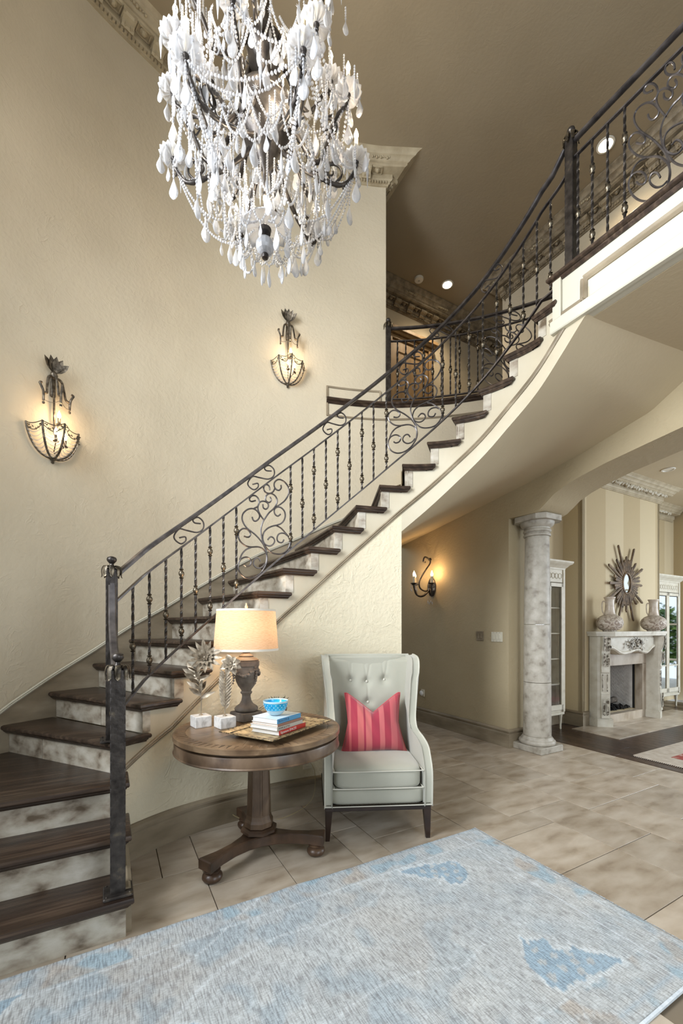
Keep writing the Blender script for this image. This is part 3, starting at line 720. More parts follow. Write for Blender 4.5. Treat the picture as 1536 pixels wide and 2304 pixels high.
for i, p_ in enumerate(bal_px):
    s = px_on(p_, lambda q: railp(q, 0), 4.3, 20.99); p = railp(s, 0)
    zq = railp(s, 0).z; baluster(rail, p.x, p.y, zq+HB, zq+H2, dbl[i], rot=i*.7)
def panel_on(par, p0, p1, fpt, lo, hi, strokes, zf, name='scroll_panel', r=.0062):
    s0 = px_on(p0, lambda q: fpt(q), lo, hi); s1 = px_on(p1, lambda q: fpt(q), lo, hi)
    def fm(u, v):
        s = s0+(s1-s0)*u; p = fpt(s); z0, z1 = zf(s); return Vector((p.x, p.y, z0+(z1-z0)*v))
    return scroll(par, fm, strokes, name, r)
fr = lambda q: railp(q, 0)
for a_, b_ in ((531.5, 653.5), (869, 995.5)): panel_on(rail, a_, b_, fr, 4.3, 20.99, PANEL, lambda s: (H*s+HB, H*s+H2))
for a_, b_ in ((391, 457), (557, 616), (726, 777), (897, 949), (1082, 1128)): panel_on(rail, a_, b_, fr, 4.3, 20.99, ESS, lambda s: (H*s+H2+.002, H*s+HT-.014), 's_scroll', .0055)
post(rail, NW2[0], NW2[1], 4*H, 4*H+.955, RZ)
# ---- short railing between the two starting newels
NW1 = (-0.989, 1.858)
start = thing('starting_railing', 'short iron railing from the bottom newel on the first tread to the taller newel behind', 'railing', (NW1[0], NW1[1], H))
post(start, NW1[0], NW1[1], H, H+.985, RZ)
A_ = Vector((*NW1, 0)); B_ = Vector((*NW2, 0)); dd = (B_-A_)
def sp(t, z): p = A_+dd*t; return Vector((p.x, p.y, z))
mb = MB(); mb.sweep([sp(.05, 1.09), sp(.3, 1.17), sp(.62, 1.27), sp(.80, 1.345), sp(.86, 1.39), sp(.885, 1.46), sp(.89, 1.585)], RAILP, up=dd.normalized().cross(Vector((0,0,1))).cross(dd).normalized()+Vector((0,0,.01)))
mb.sweep([sp(.89, 1.59), sp(1.0, 1.59)], BARP); mb.build('handrail', 'iron_rail', start, 30)
mb = MB(); mb.sweep([sp(.05, .94), sp(.95, 1.22)], BARP); mb.sweep([sp(.05, .36), sp(.95, .80)], BARP); mb.build('lower_rails', 'iron_rail', start, 30)
for i, t in enumerate((.28, .52, .76)): p = sp(t, 0); baluster(start, p.x, p.y, .36+.44*t, .94+.28*t, i % 2)
# ---- balcony railing
bal = thing('balcony_railing', 'wrought-iron railing with a tall square newel and scroll panel on the balcony edge', 'railing', (NW3.x, NW3.y, ZU))
post(bal, NW3.x, NW3.y, ZU, ZU+.90, RZ, w=.058)
RA = EDGE_A+.055
def br(b): return W(RA, b, 0)
b0, b1 = 1.72, -2.5
mb = MB(); mb.sweep([W(RA, b0, ZU+.872), W(RA, b1, ZU+.872)], RAILP); mb.build('handrail', 'iron_rail', bal, 30)
mb = MB(); mb.sweep([W(RA, b0, ZU+.755), W(RA, b1, ZU+.755)], BARP); mb.build('second_rail', 'iron_rail', bal)
mb = MB(); mb.sweep([W(RA, b0, ZU+.030), W(RA, b1, ZU+.030)], BARP); mb.build('bottom_rail', 'iron_rail', bal)
bpos = [px_on(p_, lambda q: br(q), 1.75, 0.4) for p_ in (1300, 1332, 1366.5, 1405)]
for i, b_ in enumerate(bpos): p = br(b_); baluster(bal, p.x, p.y, ZU+.03, ZU+.755, i % 2)
step = (bpos[0]-bpos[3])/3; pw = step*4.4
def bp_panel(bs, be):
    def fm(u, v): return W(RA, bs+(be-bs)*u, ZU+.03+.725*v)
    # the level panel uses the stair panel un-sheared and doubled about its middle
    return scroll(bal, fm, PANEL, r=.0056)
b_ = bpos[3]; bp_panel(b_-.01, b_-pw+.01); 
def fme(u, v): return W(RA, bpos[3]-.30-.24*u, ZU+.758+.10*v)
scroll(bal, fme, ESS, 's_scroll', .006)
for i in range(5): p = br(b_-pw-step*i); baluster(bal, p.x, p.y, ZU+.03, ZU+.755, (i+1) % 2)
# ---- gallery railing (curved, at the far side of the stairwell)
def gr(ph): return wallpt(ph, 0, 0.0)
PG0 = px_on(873, gr, -0.1, 0.4)
galr = thing('gallery_railing', 'curved iron railing on the upper gallery behind the stair, ending at the cream wall', 'railing', (*gr(PG0)[:2], ZU))
post(galr, *gr(PG0)[:2], ZU, ZU+.83, 0.0, w=.055, base=False)
phs = arc(PG0, radians(46), 50)
mb = MB(); mb.sweep([Vector((*gr(p)[:2], ZU+.80)) for p in phs], RAILP); mb.build('handrail', 'iron_rail', galr, 30)
mb = MB(); mb.sweep([Vector((*gr(p)[:2], ZU+.66)) for p in phs], BARP); mb.build('second_rail', 'iron_rail', galr, 30)
mb = MB(); mb.sweep([Vector((*gr(p)[:2], ZU+.035)) for p in phs], BARP); mb.build('bottom_rail', 'iron_rail', galr, 30)
for i, p_ in enumerate((894, 912.5, 932.5, 953, 973, 993, 1013, 1033.5, 1054, 1074.5, 1203, 1232)):
    q = px_on(p_, gr, PG0, radians(46)); p = gr(q); baluster(galr, p.x, p.y, ZU+.035, ZU+.66, i % 2, r=.0078)
panel_on(galr, 1078, 1199, gr, PG0, radians(46), PANEL, lambda s: (ZU+.035, ZU+.66))
panel_on(galr, 966, 1018, gr, PG0, radians(46), ESS, lambda s: (ZU+.662, ZU+.785), 's_scroll', .0055)
panel_on(galr, 1110, 1169, gr, PG0, radians(46), ESS, lambda s: (ZU+.662, ZU+.785), 's_scroll', .0055)
# ================================================================ floors
M['dark_floor'] = pmat('dark_floor', [(0.3, (0.030, 0.017, 0.010)), (0.7, (0.085, 0.052, 0.034))], scale=5, detail=6, rough=0.30, stretch=(6, 6, 6), rand=0.25, spec=0.35)
M['column'] = pmat('column_stone', [(0.28, (0.23, 0.20, 0.155)), (0.42, (0.37, 0.335, 0.275)), (0.58, (0.445, 0.41, 0.345)), (0.8, (0.53, 0.50, 0.43))], scale=13, detail=13, rough=0.5, dist=0.1, bump=0.25, bscale=28, bdist=0.005)
mb = MB(); mb.box((2.2, 2.4, -.035), (10.5, 10.4, .05), Rm); floor = struct('floor', mb, 'grout')
random.seed(11)
U = 0.205; A0, A1, B0, B1 = -2.0, 4.66, 0.2, 7.4
na, nb = int((A1-A0)/U)+1, int((B1-B0)/U)
occ = set(); tiles = []; cache = {}
for j in range(nb):
    for i in range(na):
        if (i, j) in occ: continue
        opts = [(3, 2), (2, 2), (2, 3), (1, 2), (3, 2), (2, 1), (2, 2), (1, 1)]; random.shuffle(opts[:5]); random.shuffle(opts)
        opts.sort(key=lambda o: -(o[0]*o[1])+random.uniform(0, 3.5))
        for w, h in opts+[(1, 1)]:
            if all((i+x, j+y) not in occ and i+x < na and j+y < nb for x in range(w) for y in range(h)): break
        for x in range(w):
            for y in range(h): occ.add((i+x, j+y))
        tiles.append((i, j, w, h))
def tile_mesh(w, h, th=.012):
    k = (round(w, 3), round(h, 3))
    if k not in cache: cache[k] = MB().cbox((0, 0, -th/2), (w-.0045, h-.0045, th), .0012).mesh('tile', 'trav')
    return cache[k]
stairside = [AB(G(s)) for s in arc(4.2, S_OPEN, 20)]
for i, j, w, h in tiles:
    a0, b0 = A0+i*U, B0+j*U; w_, h_ = min(w*U, A1-a0), h*U
    if w_ < .03: continue
    ca, cb = a0+w_/2, b0+h_/2; p = W(ca, cb)
    if a0+w_ < -.3 and cb > 1.9: continue
    if ca < AIN-.25 and cb > 2.2: continue
    if b0 > .80 and a0+w_ < 2.1 and b0+h_ < 1.98: continue       # under the rug
    if p.y < .9 or abs(p.x)/p.y > .95: continue
    if p.y > 3.6 and p.x < .25: continue                                            # behind the stair wall
    if a0 > 3.95 and b0 > 3.22: continue
    link('tile', tile_mesh(w_, h_), floor, mtx=Matrix.Translation(p) @ Matrix.Rotation(RZ, 4, 'Z'))
# dark wood floor of the living room: planks
planks = MB(); mb = MB(); mb.box((6.9, 1.0, -.024), (4.45, 8.0, .04), Rm); fw = struct('floor_living', mb, 'dark_floor')
pc = {}
for i in range(36):
    a = 4.675+i*.125; bb = -2.6+random.uniform(0, .8)
    while bb < 4.1:
        L = random.choice((.9, 1.2, 1.5)); key = L
        if key not in pc: pc[key] = MB().cbox((0, 0, -.005), (.123, L-.002, .010), .0012).mesh('plank', 'dark_floor')
        p = W(a+.0625, bb+L/2)
        if p.y > 2.2 and p.x/p.y < .95 and not (a > 5.4 and bb > 2.9): link('plank', pc[key], fw, mtx=Matrix.Translation(p) @ Matrix.Rotation(RZ, 4, 'Z'))
        bb += L
# hearth slabs
mb = MB(); mb.box((6.75, 3.11, .0), (2.72, .60, .004), Rm); hearth = mb.build('hearth', 'grout', None); tag(hearth, 'pale travertine hearth slab set in the dark floor before the fireplace', 'hearth')
for i in range(4):
    for j in range(2):
        w_ = .68; h_ = .24 if j else .36; a = 5.40+i*w_+w_/2; b = 2.81+(0 if j == 0 else .36)+h_/2
        link('tile', MB().cbox((0, 0, .006), (w_-.004, h_-.004, .010), .0012).mesh('tile', 'trav'), hearth, mtx=Matrix.Translation(W(a, b)) @ Matrix.Rotation(RZ, 4, 'Z'))
# ================================================================ column
CX, CY = W(4.18, 3.04)[:2]
colo = thing('stone_column', 'round mottled stone column with square plinth and octagonal capital carrying the arch', 'column', (CX, CY, 0), RZ, local=True)
mb = MB(); mb.cbox((0, 0, .035), (.375, .375, .07), .006); mb.build('plinth', 'column', colo)
mb = MB(); mb.lathe([(.175, .07), (.186, .078), (.190, .095), (.186, .112), (.176, .120), (.168, .124), (.166, .134), (.160, .140), (.154, .152), (.148, .158)], 40); mb.build('base_torus', 'column', colo, 50)
zs = [(.158, .748), (.752, 1.385), (1.389, 2.36)]
def rs(z): t = (z-.16)/2.2; return .1445-.004*t-.016*t*t
for z0, z1 in zs:
    mb = MB(); mb.lathe([(rs(z0)-.004, z0), (rs(z0), z0+.004)]+[(rs(z0+(z1-z0)*i/6), z0+(z1-z0)*i/6) for i in range(1, 6)]+[(rs(z1), z1-.004), (rs(z1)-.004, z1)], 40); mb.build('drum', 'column', colo, 40)
mb = MB(); mb.lathe([(.124, 2.36), (.138, 2.364), (.142, 2.376), (.138, 2.388), (.126, 2.392), (.126, 2.402), (.140, 2.410), (.146, 2.424), (.140, 2.438), (.130, 2.443), (.132, 2.456), (.150, 2.466), (.168, 2.486), (.176, 2.510), (.176, 2.520)], 40); mb.build('capital', 'column', colo, 50)
mb = MB(); q = .205; c_ = .075
mb.prism([(q-c_, -q), (q, -q+c_), (q, q-c_), (q-c_, q), (-q+c_, q), (-q, q-c_), (-q, -q+c_), (-q+c_, -q)], 2.52, 2.578); mb.build('abacus', 'column', colo)
# ================================================================ living room
def stripes():
    m = plaster('striped_wall', (0.62, 0.50, 0.28), (0.62, 0.50, 0.28), .15); nt = m.node_tree; N = nt.nodes; L = nt.links; b = N['Principled BSDF']
    tc = N.new('ShaderNodeTexCoord'); vm = N.new('ShaderNodeVectorMath'); vm.operation = 'DOT_PRODUCT'; vm.inputs[1].default_value = (AX[0]/.93, AX[1]/.93, 0)
    L.new(tc.outputs['Object'], vm.inputs[0]); ad = N.new('ShaderNodeMath'); ad.inputs[1].default_value = -5.765/.93+10; L.new(vm.outputs['Value'], ad.inputs[0])
    fr_ = N.new('ShaderNodeMath'); fr_.operation = 'FRACT'; L.new(ad.outputs[0], fr_.inputs[0])
    gt = N.new('ShaderNodeMath'); gt.operation = 'GREATER_THAN'; gt.inputs[1].default_value = .5; L.new(fr_.outputs[0], gt.inputs[0])
    mx = N.new('ShaderNodeMix'); mx.data_type = 'RGBA'; mx.inputs[6].default_value = (.47, .375, .225, 1); mx.inputs[7].default_value = (.56, .465, .30, 1)
    L.new(gt.outputs[0], mx.inputs[0]); L.new(mx.outputs[2], b.inputs['Base Color']); return m
M['stripe'] = stripes()
M['cream'] = pmat('cream_glaze', [(0.20, (0.36, 0.31, 0.22)), (0.42, (0.54, 0.49, 0.38)), (0.75, (0.64, 0.60, 0.49))], scale=9, rough=0.5, bump=0.15, bscale=50)
M['mantel'] = pmat('mantel_paint', [(0.15, (0.30, 0.26, 0.19)), (0.40, (0.50, 0.46, 0.37)), (0.72, (0.60, 0.57, 0.48))], scale=10, detail=6, rough=0.5, bump=0.3, bscale=30, bdist=0.006, point=.9)
M['mantel_carved'] = pmat('mantel_carved', [(0.42, (0.10, 0.08, 0.055)), (0.54, (0.46, 0.42, 0.34)), (0.72, (0.66, 0.63, 0.54))], scale=34, detail=3, rough=0.5)
M['black'] = flat('soot_black', (0.012, 0.011, 0.010), .8)
M['glass'] = None
def glassm(name, tint, rough=.02, alpha=.25, dark=(0.02,0.02,0.02)):
    m, nt, b = new_mat(name); b.inputs['Base Color'].default_value = c4(tint); b.inputs['Roughness'].default_value = rough
    b.inputs['Transmission Weight'].default_value = 1.0; b.inputs['IOR'].default_value = 1.45; b.inputs['Alpha'].default_value = alpha; return m
M['glass'] = glassm('pane_glass', (.9, .95, .93))
Bk = 3.43
mb = MB()
# chimney breast around the firebox opening
fa0, fa1, fz0, fz1 = 6.08, 7.02, .13, .815
for (a0, a1, z0, z1) in ((5.67, fa0, 0, 3.56), (fa1, 7.75, 0, 3.56), (fa0, fa1, fz1, 3.56), (fa0, fa1, 0, fz0)):
    mb.box(((a0+a1)/2, Bk+.03, (z0+z1)/2), (a1-a0, .06, z1-z0), Rm)
mb.box((5.70, Bk+.25, 1.78), (.06, .5, 3.56), Rm); mb.box((7.72, Bk+.25, 1.78), (.06, .5, 3.56), Rm)
struct('wall_chimney', mb, 'stripe')
mb = MB(); mb.box((5.0, 3.75, 1.78), (1.40, .08, 3.56), Rm); mb.box((8.8, 3.95, 1.78), (2.2, .08, 3.56), Rm); mb.box((9.4, -.95, 1.78), (.08, 4.1, 3.56), Rm); mb.box((9.4, 3.65, 1.78), (.08, .7, 3.56), Rm); mb.box((9.4, 2.2, 3.16), (.08, 2.3, .80), Rm); struct('wall_living', mb, 'stripe')
mb = MB(); mb.box((6.9, 1.0, 3.60), (5.05, 6.6, .08), Rm); struct('ceiling_living', mb, 'soffit')
mb = MB(); mb.box((4.55, 3.33, 1.78), (.32, .85, 3.56), Rm)
baseboard('baseboard_chimney', [W(5.72, Bk-.0), W(5.67, Bk), W(5.67, 3.71)][::-1] if False else [W(5.80, Bk), W(5.668, Bk-.002), W(5.668, 3.71), W(4.45, 3.71)][::-1])
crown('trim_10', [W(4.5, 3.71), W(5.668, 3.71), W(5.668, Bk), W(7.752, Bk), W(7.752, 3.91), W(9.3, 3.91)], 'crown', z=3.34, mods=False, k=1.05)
lf = MB(); rg = random.Random(5)
for p, t in resample([W(5.66, Bk), W(7.75, Bk), W(7.75, 3.9), W(9.0, 3.9)], .030):
    nrm = t.cross(Vector((0,0,1))); h = rg.uniform(-.02, .02)
    lf.ball(Vector((p[0], p[1], 3.44+h))+nrm*.105, rg.uniform(.014, .024), 6, 4, (1, 1, 1.5))
struct('trim_11', lf, 'cream', 60)
# firebox with herringbone brick
M['firebrick'] = pmat('fire_brick', [(0.3, (0.50, 0.47, 0.43)), (0.7, (0.64, 0.61, 0.56))], scale=12, rough=.8, bump=.3)
fb = thing('fireplace', 'carved cream mantel and travertine surround around a dark firebox with gas logs', 'fireplace', W(6.55, 3.2))
mb = MB()
mb.box((6.55, 3.88, .47), (.94, .03, .70), Rm); mb.box((fa0-.01, 3.66, .47), (.03, .45, .72), Rm); mb.box((fa1+.01, 3.66, .47), (.03, .45, .72), Rm); mb.box((6.55, 3.66, fz1+.01), (.98, .46, .03), Rm); mb.box((6.55, 3.6, fz0-.02), (.98, .5, .03), Rm)
mb.build('firebox', 'black', fb)
mb = MB(); bw, bh = .11, .035
for i in range(-4, 30):
    for j in range(-2, 20):
        for k in (0, 1):
            # herringbone lattice of small bricks on the back wall
            cx = i*bh+j*0.0; cz = 0
            u = i*.078+(j % 2)*0; x = -.45+i*.055; z = .0+j*.078+(i*.039 if k == 0 else i*.039)
            z = z-.5
            xx = x; zz = z+(.0 if k == 0 else .039)
            if k == 0: ang = pi/4; 
            else: ang = -pi/4
            if not (-.44 < xx < .44 and .02 < zz < .66): continue
            if (i % 2) == k: continue
            m4 = Rm @ Matrix.Translation((6.55+xx, 3.862, fz0+zz)) @ Matrix.Rotation(ang, 4, 'Y'); mb.box((0, 0, 0), (.098, .010, .030), m4)
# splayed right cheek, the face seen from the foyer
c0, c1 = W(7.00, 3.46), W(6.86, 3.88); cu_ = (c1-c0).normalized(); cn_ = Vector((-cu_.y, cu_.x, 0)); cn_ = cn_ if cn_.dot(W(-1, 0)) > 0 else -cn_
mb.add([c0+Vector((0,0,fz0)), c1+Vector((0,0,fz0)), c1+Vector((0,0,fz1)), c0+Vector((0,0,fz1))], [(0,1,2,3)])
for i in range(0, 14):
    for j in range(-8, 16):
        for k in (0, 1):
            if (i % 2) == k: continue
            u = .02+i*.033; z_ = .02+j*.058+i*.029*(0)+(.029 if k else 0)
            if not (.02 < u < .42 and .02 < z_ < .66): continue
            X_ = cu_; Y_ = cn_; c = c0+cu_*u+cn_*.004+Vector((0, 0, fz0+z_))
            m4 = Matrix(((X_.x, Y_.x, 0, c.x), (X_.y, Y_.y, 0, c.y), (0, 0, 1, c.z), (0, 0, 0, 1))) @ Matrix.Rotation((pi/4 if k else -pi/4), 4, 'Y'); mb.box((0, 0, 0), (.060, .008, .022), m4)
mb.build('firebricks', 'firebrick', fb, kind='stuff')
mb = MB(); mb.cbox((0, 0, 0), (.11, .26, .64), .004, Rm @ Matrix.Translation((fa1-.01, 3.70, .47))) if False else None
lg = MB(); rg = random.Random(9)
for (x0, y0, z0, x1, y1, z1, r) in ((6.16, 3.55, .22, 6.60, 3.62, .24, .05), (6.22, 3.68, .26, 6.78, 3.60, .25, .045), (6.14, 3.60, .42, 6.52, 3.64, .33, .038), (6.25, 3.5, .30, 6.45, 3.75, .34, .035)):
    a_, b_ = W(x0, y0, z0), W(x1, y1, z1); P_ = [a_.lerp(b_, i/8)+Vector((0,0,rg.uniform(-.012, .012))) for i in range(9)]
    m_ = MB(); m_.tube(P_, r, 9, rad=[r*rg.uniform(.85, 1.15) for _ in P_]); m_.build('log', pmat('char_log', [(.35, (.02, .016, .012)), (.6, (.10, .08, .06)), (.75, (.3, .27, .22))], scale=14, rough=.85, bump=.5) if 'log' not in M else M['log'], fb, 60)
mb = MB()
for i in range(260):
    p = W(6.55+rg.uniform(-.44, .44), 3.58+rg.uniform(-.13, .22), fz0+.012+rg.uniform(0, .03)); mb.ball(p, rg.uniform(.010, .018), 5, 3)
mb.build('embers', 'black', fb, kind='stuff')
# travertine surround (flat slabs) and the mantel
Bs = 3.33
for (a0, a1, z0, z1) in ((5.93, fa0, 0, .815), (fa1, 7.16, 0, .815), (5.93, 7.16, .817, 1.12), (fa0+.002, fa1-.002, 0, .127)):
    mb = MB(); mb.cbox(((a0+a1)/2, (Bs+Bk)/2-.002, (z0+z1)/2), (a1-a0-.002, Bk-Bs, z1-z0), .002, Rm); mb.build('surround_slab', 'trav', fb)
def Wp(pts): return [W(*p)[:2] for p in pts]
legL = [(5.80, 3.428), (5.80, 3.30), (5.955, 3.19), (5.985, 3.21), (5.985, 3.428)]
legR = [(7.28, 3.428), (7.28, 3.22), (7.26, 3.19), (7.12, 3.15), (7.10, 3.428)]
shelf = [(5.77, 3.428), (5.77, 3.30), (5.93, 3.14), (6.25, 3.16), (6.5, 3.12), (6.8, 3.12), (7.0, 3.14), (7.22, 3.10), (7.27, 3.16), (7.27, 3.428)]
def sc_poly(P, k, c): return [(c[0]+(p[0]-c[0])*k, c[1]+(p[1]-c[1])*k) for p in P]
mb = MB()
for z0, z1, k in ((1.265, 1.285, 1.0), (1.285, 1.302, 1.012), (1.240, 1.265, .985)): mb.prism(Wp(sc_poly(shelf, k, (6.52, 3.428))), z0, z1)
mb.build('mantel_shelf', 'mantel', fb)
for nm, P, cc in (('left', legL, (5.89, 3.36)), ('right', legR, (7.19, 3.34))):
    mb = MB()
    for z0, z1, k in ((0.0, .11, 1.06), (.11, .125, 1.0), (.125, 1.24, .86)): mb.prism(Wp(sc_poly(P, k, cc)), z0, z1)
    leg = mb.build('mantel_leg', 'mantel', fb)
    # carved scrolls standing proud of the leg face
    mb = MB(); f0, f1 = Vector((*P[1], 0)), Vector((*P[2], 0))
    if nm == 'right': f0, f1 = Vector((7.13, 3.155, 0)), Vector((7.26, 3.19, 0))
    mid = (f0+f1)/2; t = (f1-f0).normalized(); nn = Vector((t.y, -t.x, 0)); nn = nn if nn.y < 0 else -nn
    def fp(u, z, o=0.0): q = mid+t*u+nn*(o-.004); return W(q.x, q.y, z)
    prof = [(1.235, .050), (1.18, .058), (1.10, .044), (1.02, .020), (.96, .030), (.88, .024), (.80, .012), (.78, .022), (.745, .018), (.735, .004), (.47, .004), (.46, .014), (.44, .010), (.30, .012), (.20, .020), (.13, .026), (.125, 0)]
    vs = []; hw = .055
    for z, o in prof: vs += [fp(-hw, z, -.03), fp(-hw*.92, z, o), fp(hw*.92, z, o), fp(hw, z, -.03)]
    fs = []
    for i in range(len(prof)-1): fs += [(i*4, i*4+1, i*4+5, i*4+4), (i*4+1, i*4+2, i*4+6, i*4+5), (i*4+2, i*4+3, i*4+7, i*4+6)]
    mb.add(vs, fs); mb.build('carved_front', 'mantel', leg, 40)
    mb = MB(); rg = random.Random(4)
    for (z0, z1, o0, nn_) in ((1.04, 1.22, .05, 26), (.83, .99, .03, 22), (.17, .38, .02, 26)):
        for i in range(nn_):
            sd_ = 1 if i % 2 else -1; f = (i//2)/(nn_/2); z = z0+(z1-z0)*f; u0 = .006*sd_
            mb.leaf(fp(u0, z, o0+.006), (fp(u0+sd_*.03, z+.03, o0)-fp(u0, z, o0)), (fp(0, z, .1)-fp(0, z, 0)), .048, .026, -.3, 3)
    for s_ in (-1, 1): mb.sweep([fp(s_*.030, .49, .008), fp(s_*.030, .72, .008)], [(-.004, -.004), (.004, -.004), (.004, .004), (-.004, .004)])
    mb.build('leaf_carving', 'mantel_carved', leg, 60)
# frieze with the serpentine lower edge
fa = arc(5.96, 7.14, 30)
def low(a): t = (a-5.96)/1.18; return 1.02+.045*cos(t*4*pi)-.045*(1 if .3 < t < .7 else 0)*sin((t-.3)/.4*pi)
mb = MB(); vs = []; fs = []
for a in fa:
    l = low(a); bo = 3.20+.02*cos((a-5.96)/1.18*2*pi)
    for z, o in ((1.24, 0), (1.225, .012), (1.20, 0), (l+.05, 0.0), (l+.035, -.016), (l+.015, -.016), (l, 0), (l, .12), (1.24, .12)): vs.append(W(a, bo+o, z))
n9 = 9
for i in range(len(fa)-1):
    for k in range(n9): k2 = (k+1) % n9; fs.append((i*n9+k, i*n9+k2, i*n9+n9+k2, i*n9+n9+k))
mb.add(vs, fs); mb.build('frieze', 'mantel', fb, 35)
mb = MB(); rg = random.Random(8)
for i in range(120):
    t = rg.gauss(0, .5); t = max(-1, min(1, t)); a = 6.55+t*.26; z = 1.12+rg.uniform(-.085, .085)*(1.1-abs(t)*.6)
    an = rg.uniform(0, 2*pi); d = W(cos(an), 0, sin(an)); mb.leaf(W(a, 3.175, z), d, W(0, -1, 0), rg.uniform(.03, .06), .022, rg.uniform(-.5, .2), 3)
for i in range(14):
    p = W(6.55+rg.uniform(-.12, .12), 3.165, 1.11+rg.uniform(-.07, .06)); mb.ball(p, .016, 6, 4)
mb.build('frieze_carving', 'mantel_carved', fb, 60, kind='stuff')
# ---- vases on the mantel shelf
M['vase'] = pmat('vase_glaze', [(0.3, (0.30, 0.23, 0.17)), (0.5, (0.52, 0.44, 0.35)), (0.7, (0.62, 0.56, 0.47))], scale=12, rough=.28, bump=.1)
M['vase_relief'] = pmat('vase_relief', [(0.38, (0.26, 0.20, 0.15)), (0.48, (0.48, 0.41, 0.33)), (0.7, (0.58, 0.52, 0.44))], scale=15, detail=2, dist=2.5, rough=.4, bump=.9, bscale=16, bdist=.02, bdistort=2.5)
def vase(a, b, lab):
    c = W(a, b, 1.303); v = thing('vase', lab, 'vase', c, 0, 'pair of tall-necked vases on the mantel', local=True)
    mb = MB(); mb.lathe([(.075, 0), (.085, .006), (.085, .014), (.118, .028), (.145, .056), (.160, .092), (.163, .120), (.158, .150), (.143, .180), (.115, .207), (.088, .222), (.072, .232)], 28); mb.build('body', 'vase_relief', v, 60)
    mb = MB(); mb.lathe([(.072, .232), (.066, .25), (.058, .30), (.054, .36), (.056, .42), (.066, .455), (.072, .462), (.070, .470), (.060, .466), (.048, .45), (.046, .36)], 24, cap=False); mb.build('neck', 'vase', v, 60)
    mb = MB(); mb.tube(crom([(-.055, 0, .40), (-.09, 0, .415), (-.105, 0, .37), (-.10, 0, .28), (-.075, 0, .235)], 4), .007, 6); mb.build('handle', 'vase', v, 60)
vase(6.0, 3.25, 'left tall-necked vase with carved round body and small side handle on the mantel')
vase(7.10, 3.22, 'right tall-necked vase with carved round body at the cabinet end of the mantel')
# ---- sunburst mirror
M['gilt'] = pmat('gilt_wood', [(0.3, (0.05, 0.028, 0.012)), (0.6, (0.13, 0.078, 0.034)), (0.8, (0.27, 0.175, 0.08))], scale=18, rough=.45, metal=.35, bump=.3, stretch=(1,1,1))
mc = W(6.69, Bk-.03, 2.01)
sun = thing('sunburst_mirror', 'oval mirror with gilded wooden sunburst rays above the mantel', 'mirror', mc, RZ, local=True)
mb = MB()
TR = lambda x, y, z: Matrix(((1,0,0,x), (0,0,1,y), (0,1,0,z), (0,0,0,1)))
mb.grid(lambda u, v: Vector(((.11+.022*cos(2*pi*v))*cos(2*pi*u), -.015-.020*sin(2*pi*v), (.155+.022*cos(2*pi*v))*sin(2*pi*u))), 36, 9, wrapu=True); mb.build('oval_frame', 'gilt', sun, 60)
mb = MB(); vs = [(0, -.018, 0)]+[(.098*cos(2*pi*i/36), -.016, .143*sin(2*pi*i/36)) for i in range(36)]; mb.add(vs, [(0, 1+i, 1+(i+1) % 36) for i in range(36)])
vs = [(.098*cos(2*pi*i/36), y, .143*sin(2*pi*i/36)) for y in (-.016, -.010) for i in range(36)]; mb.add(vs, [(i, (i+1) % 36, 36+(i+1) % 36, 36+i) for i in range(36)])
mb.build('mirror_glass', flat('mirror_glass', (.82, .86, .82), .03, 1.0), sun)
lens = {90: .33, 112: .52, 68: .50, 152: .46, 28: .44, 182: .38, -2: .36, 208: .44, -32: .46, 248: .46, 270: .36, 289: .52, 128: .36, 50: .34, 312: .34, 228: .33}
rg = random.Random(2); angs = sorted(lens)
al = [(a, L_) for a, L_ in lens.items()]
for i in range(44):
    a = i*360/44
    if min(abs(((a-b+180) % 360)-180) for b in lens) > 5: al.append((a, rg.uniform(.22, .31)))
for a, L_ in al:
    a = radians(a); d = Vector((cos(a), 0, sin(a))); sd = Vector((-sin(a), 0, cos(a))); r0 = .12+.04*abs(sin(a))
    mb = MB()
    for o, w, e in ((-.012, .007, 0), (0, .008, .018), (.012, .007, .006)):
        p0, p1 = d*r0+sd*o*.8, d*(L_+e+.05)+sd*o
        m4 = Matrix.Identity(4); vs = [p0-sd*w*.7, p0+sd*w*.7, p1+sd*w, p1-sd*w]; vs = [v+Vector((0, -.006, 0)) for v in vs]+[v+Vector((0, -.020-(.004 if o == 0 else 0), 0)) for v in vs]
        mb.add(vs, [(0,1,2,3), (7,6,5,4), (0,4,5,1), (1,5,6,2), (2,6,7,3), (3,7,4,0)])
    mb.build('ray', 'gilt', sun)
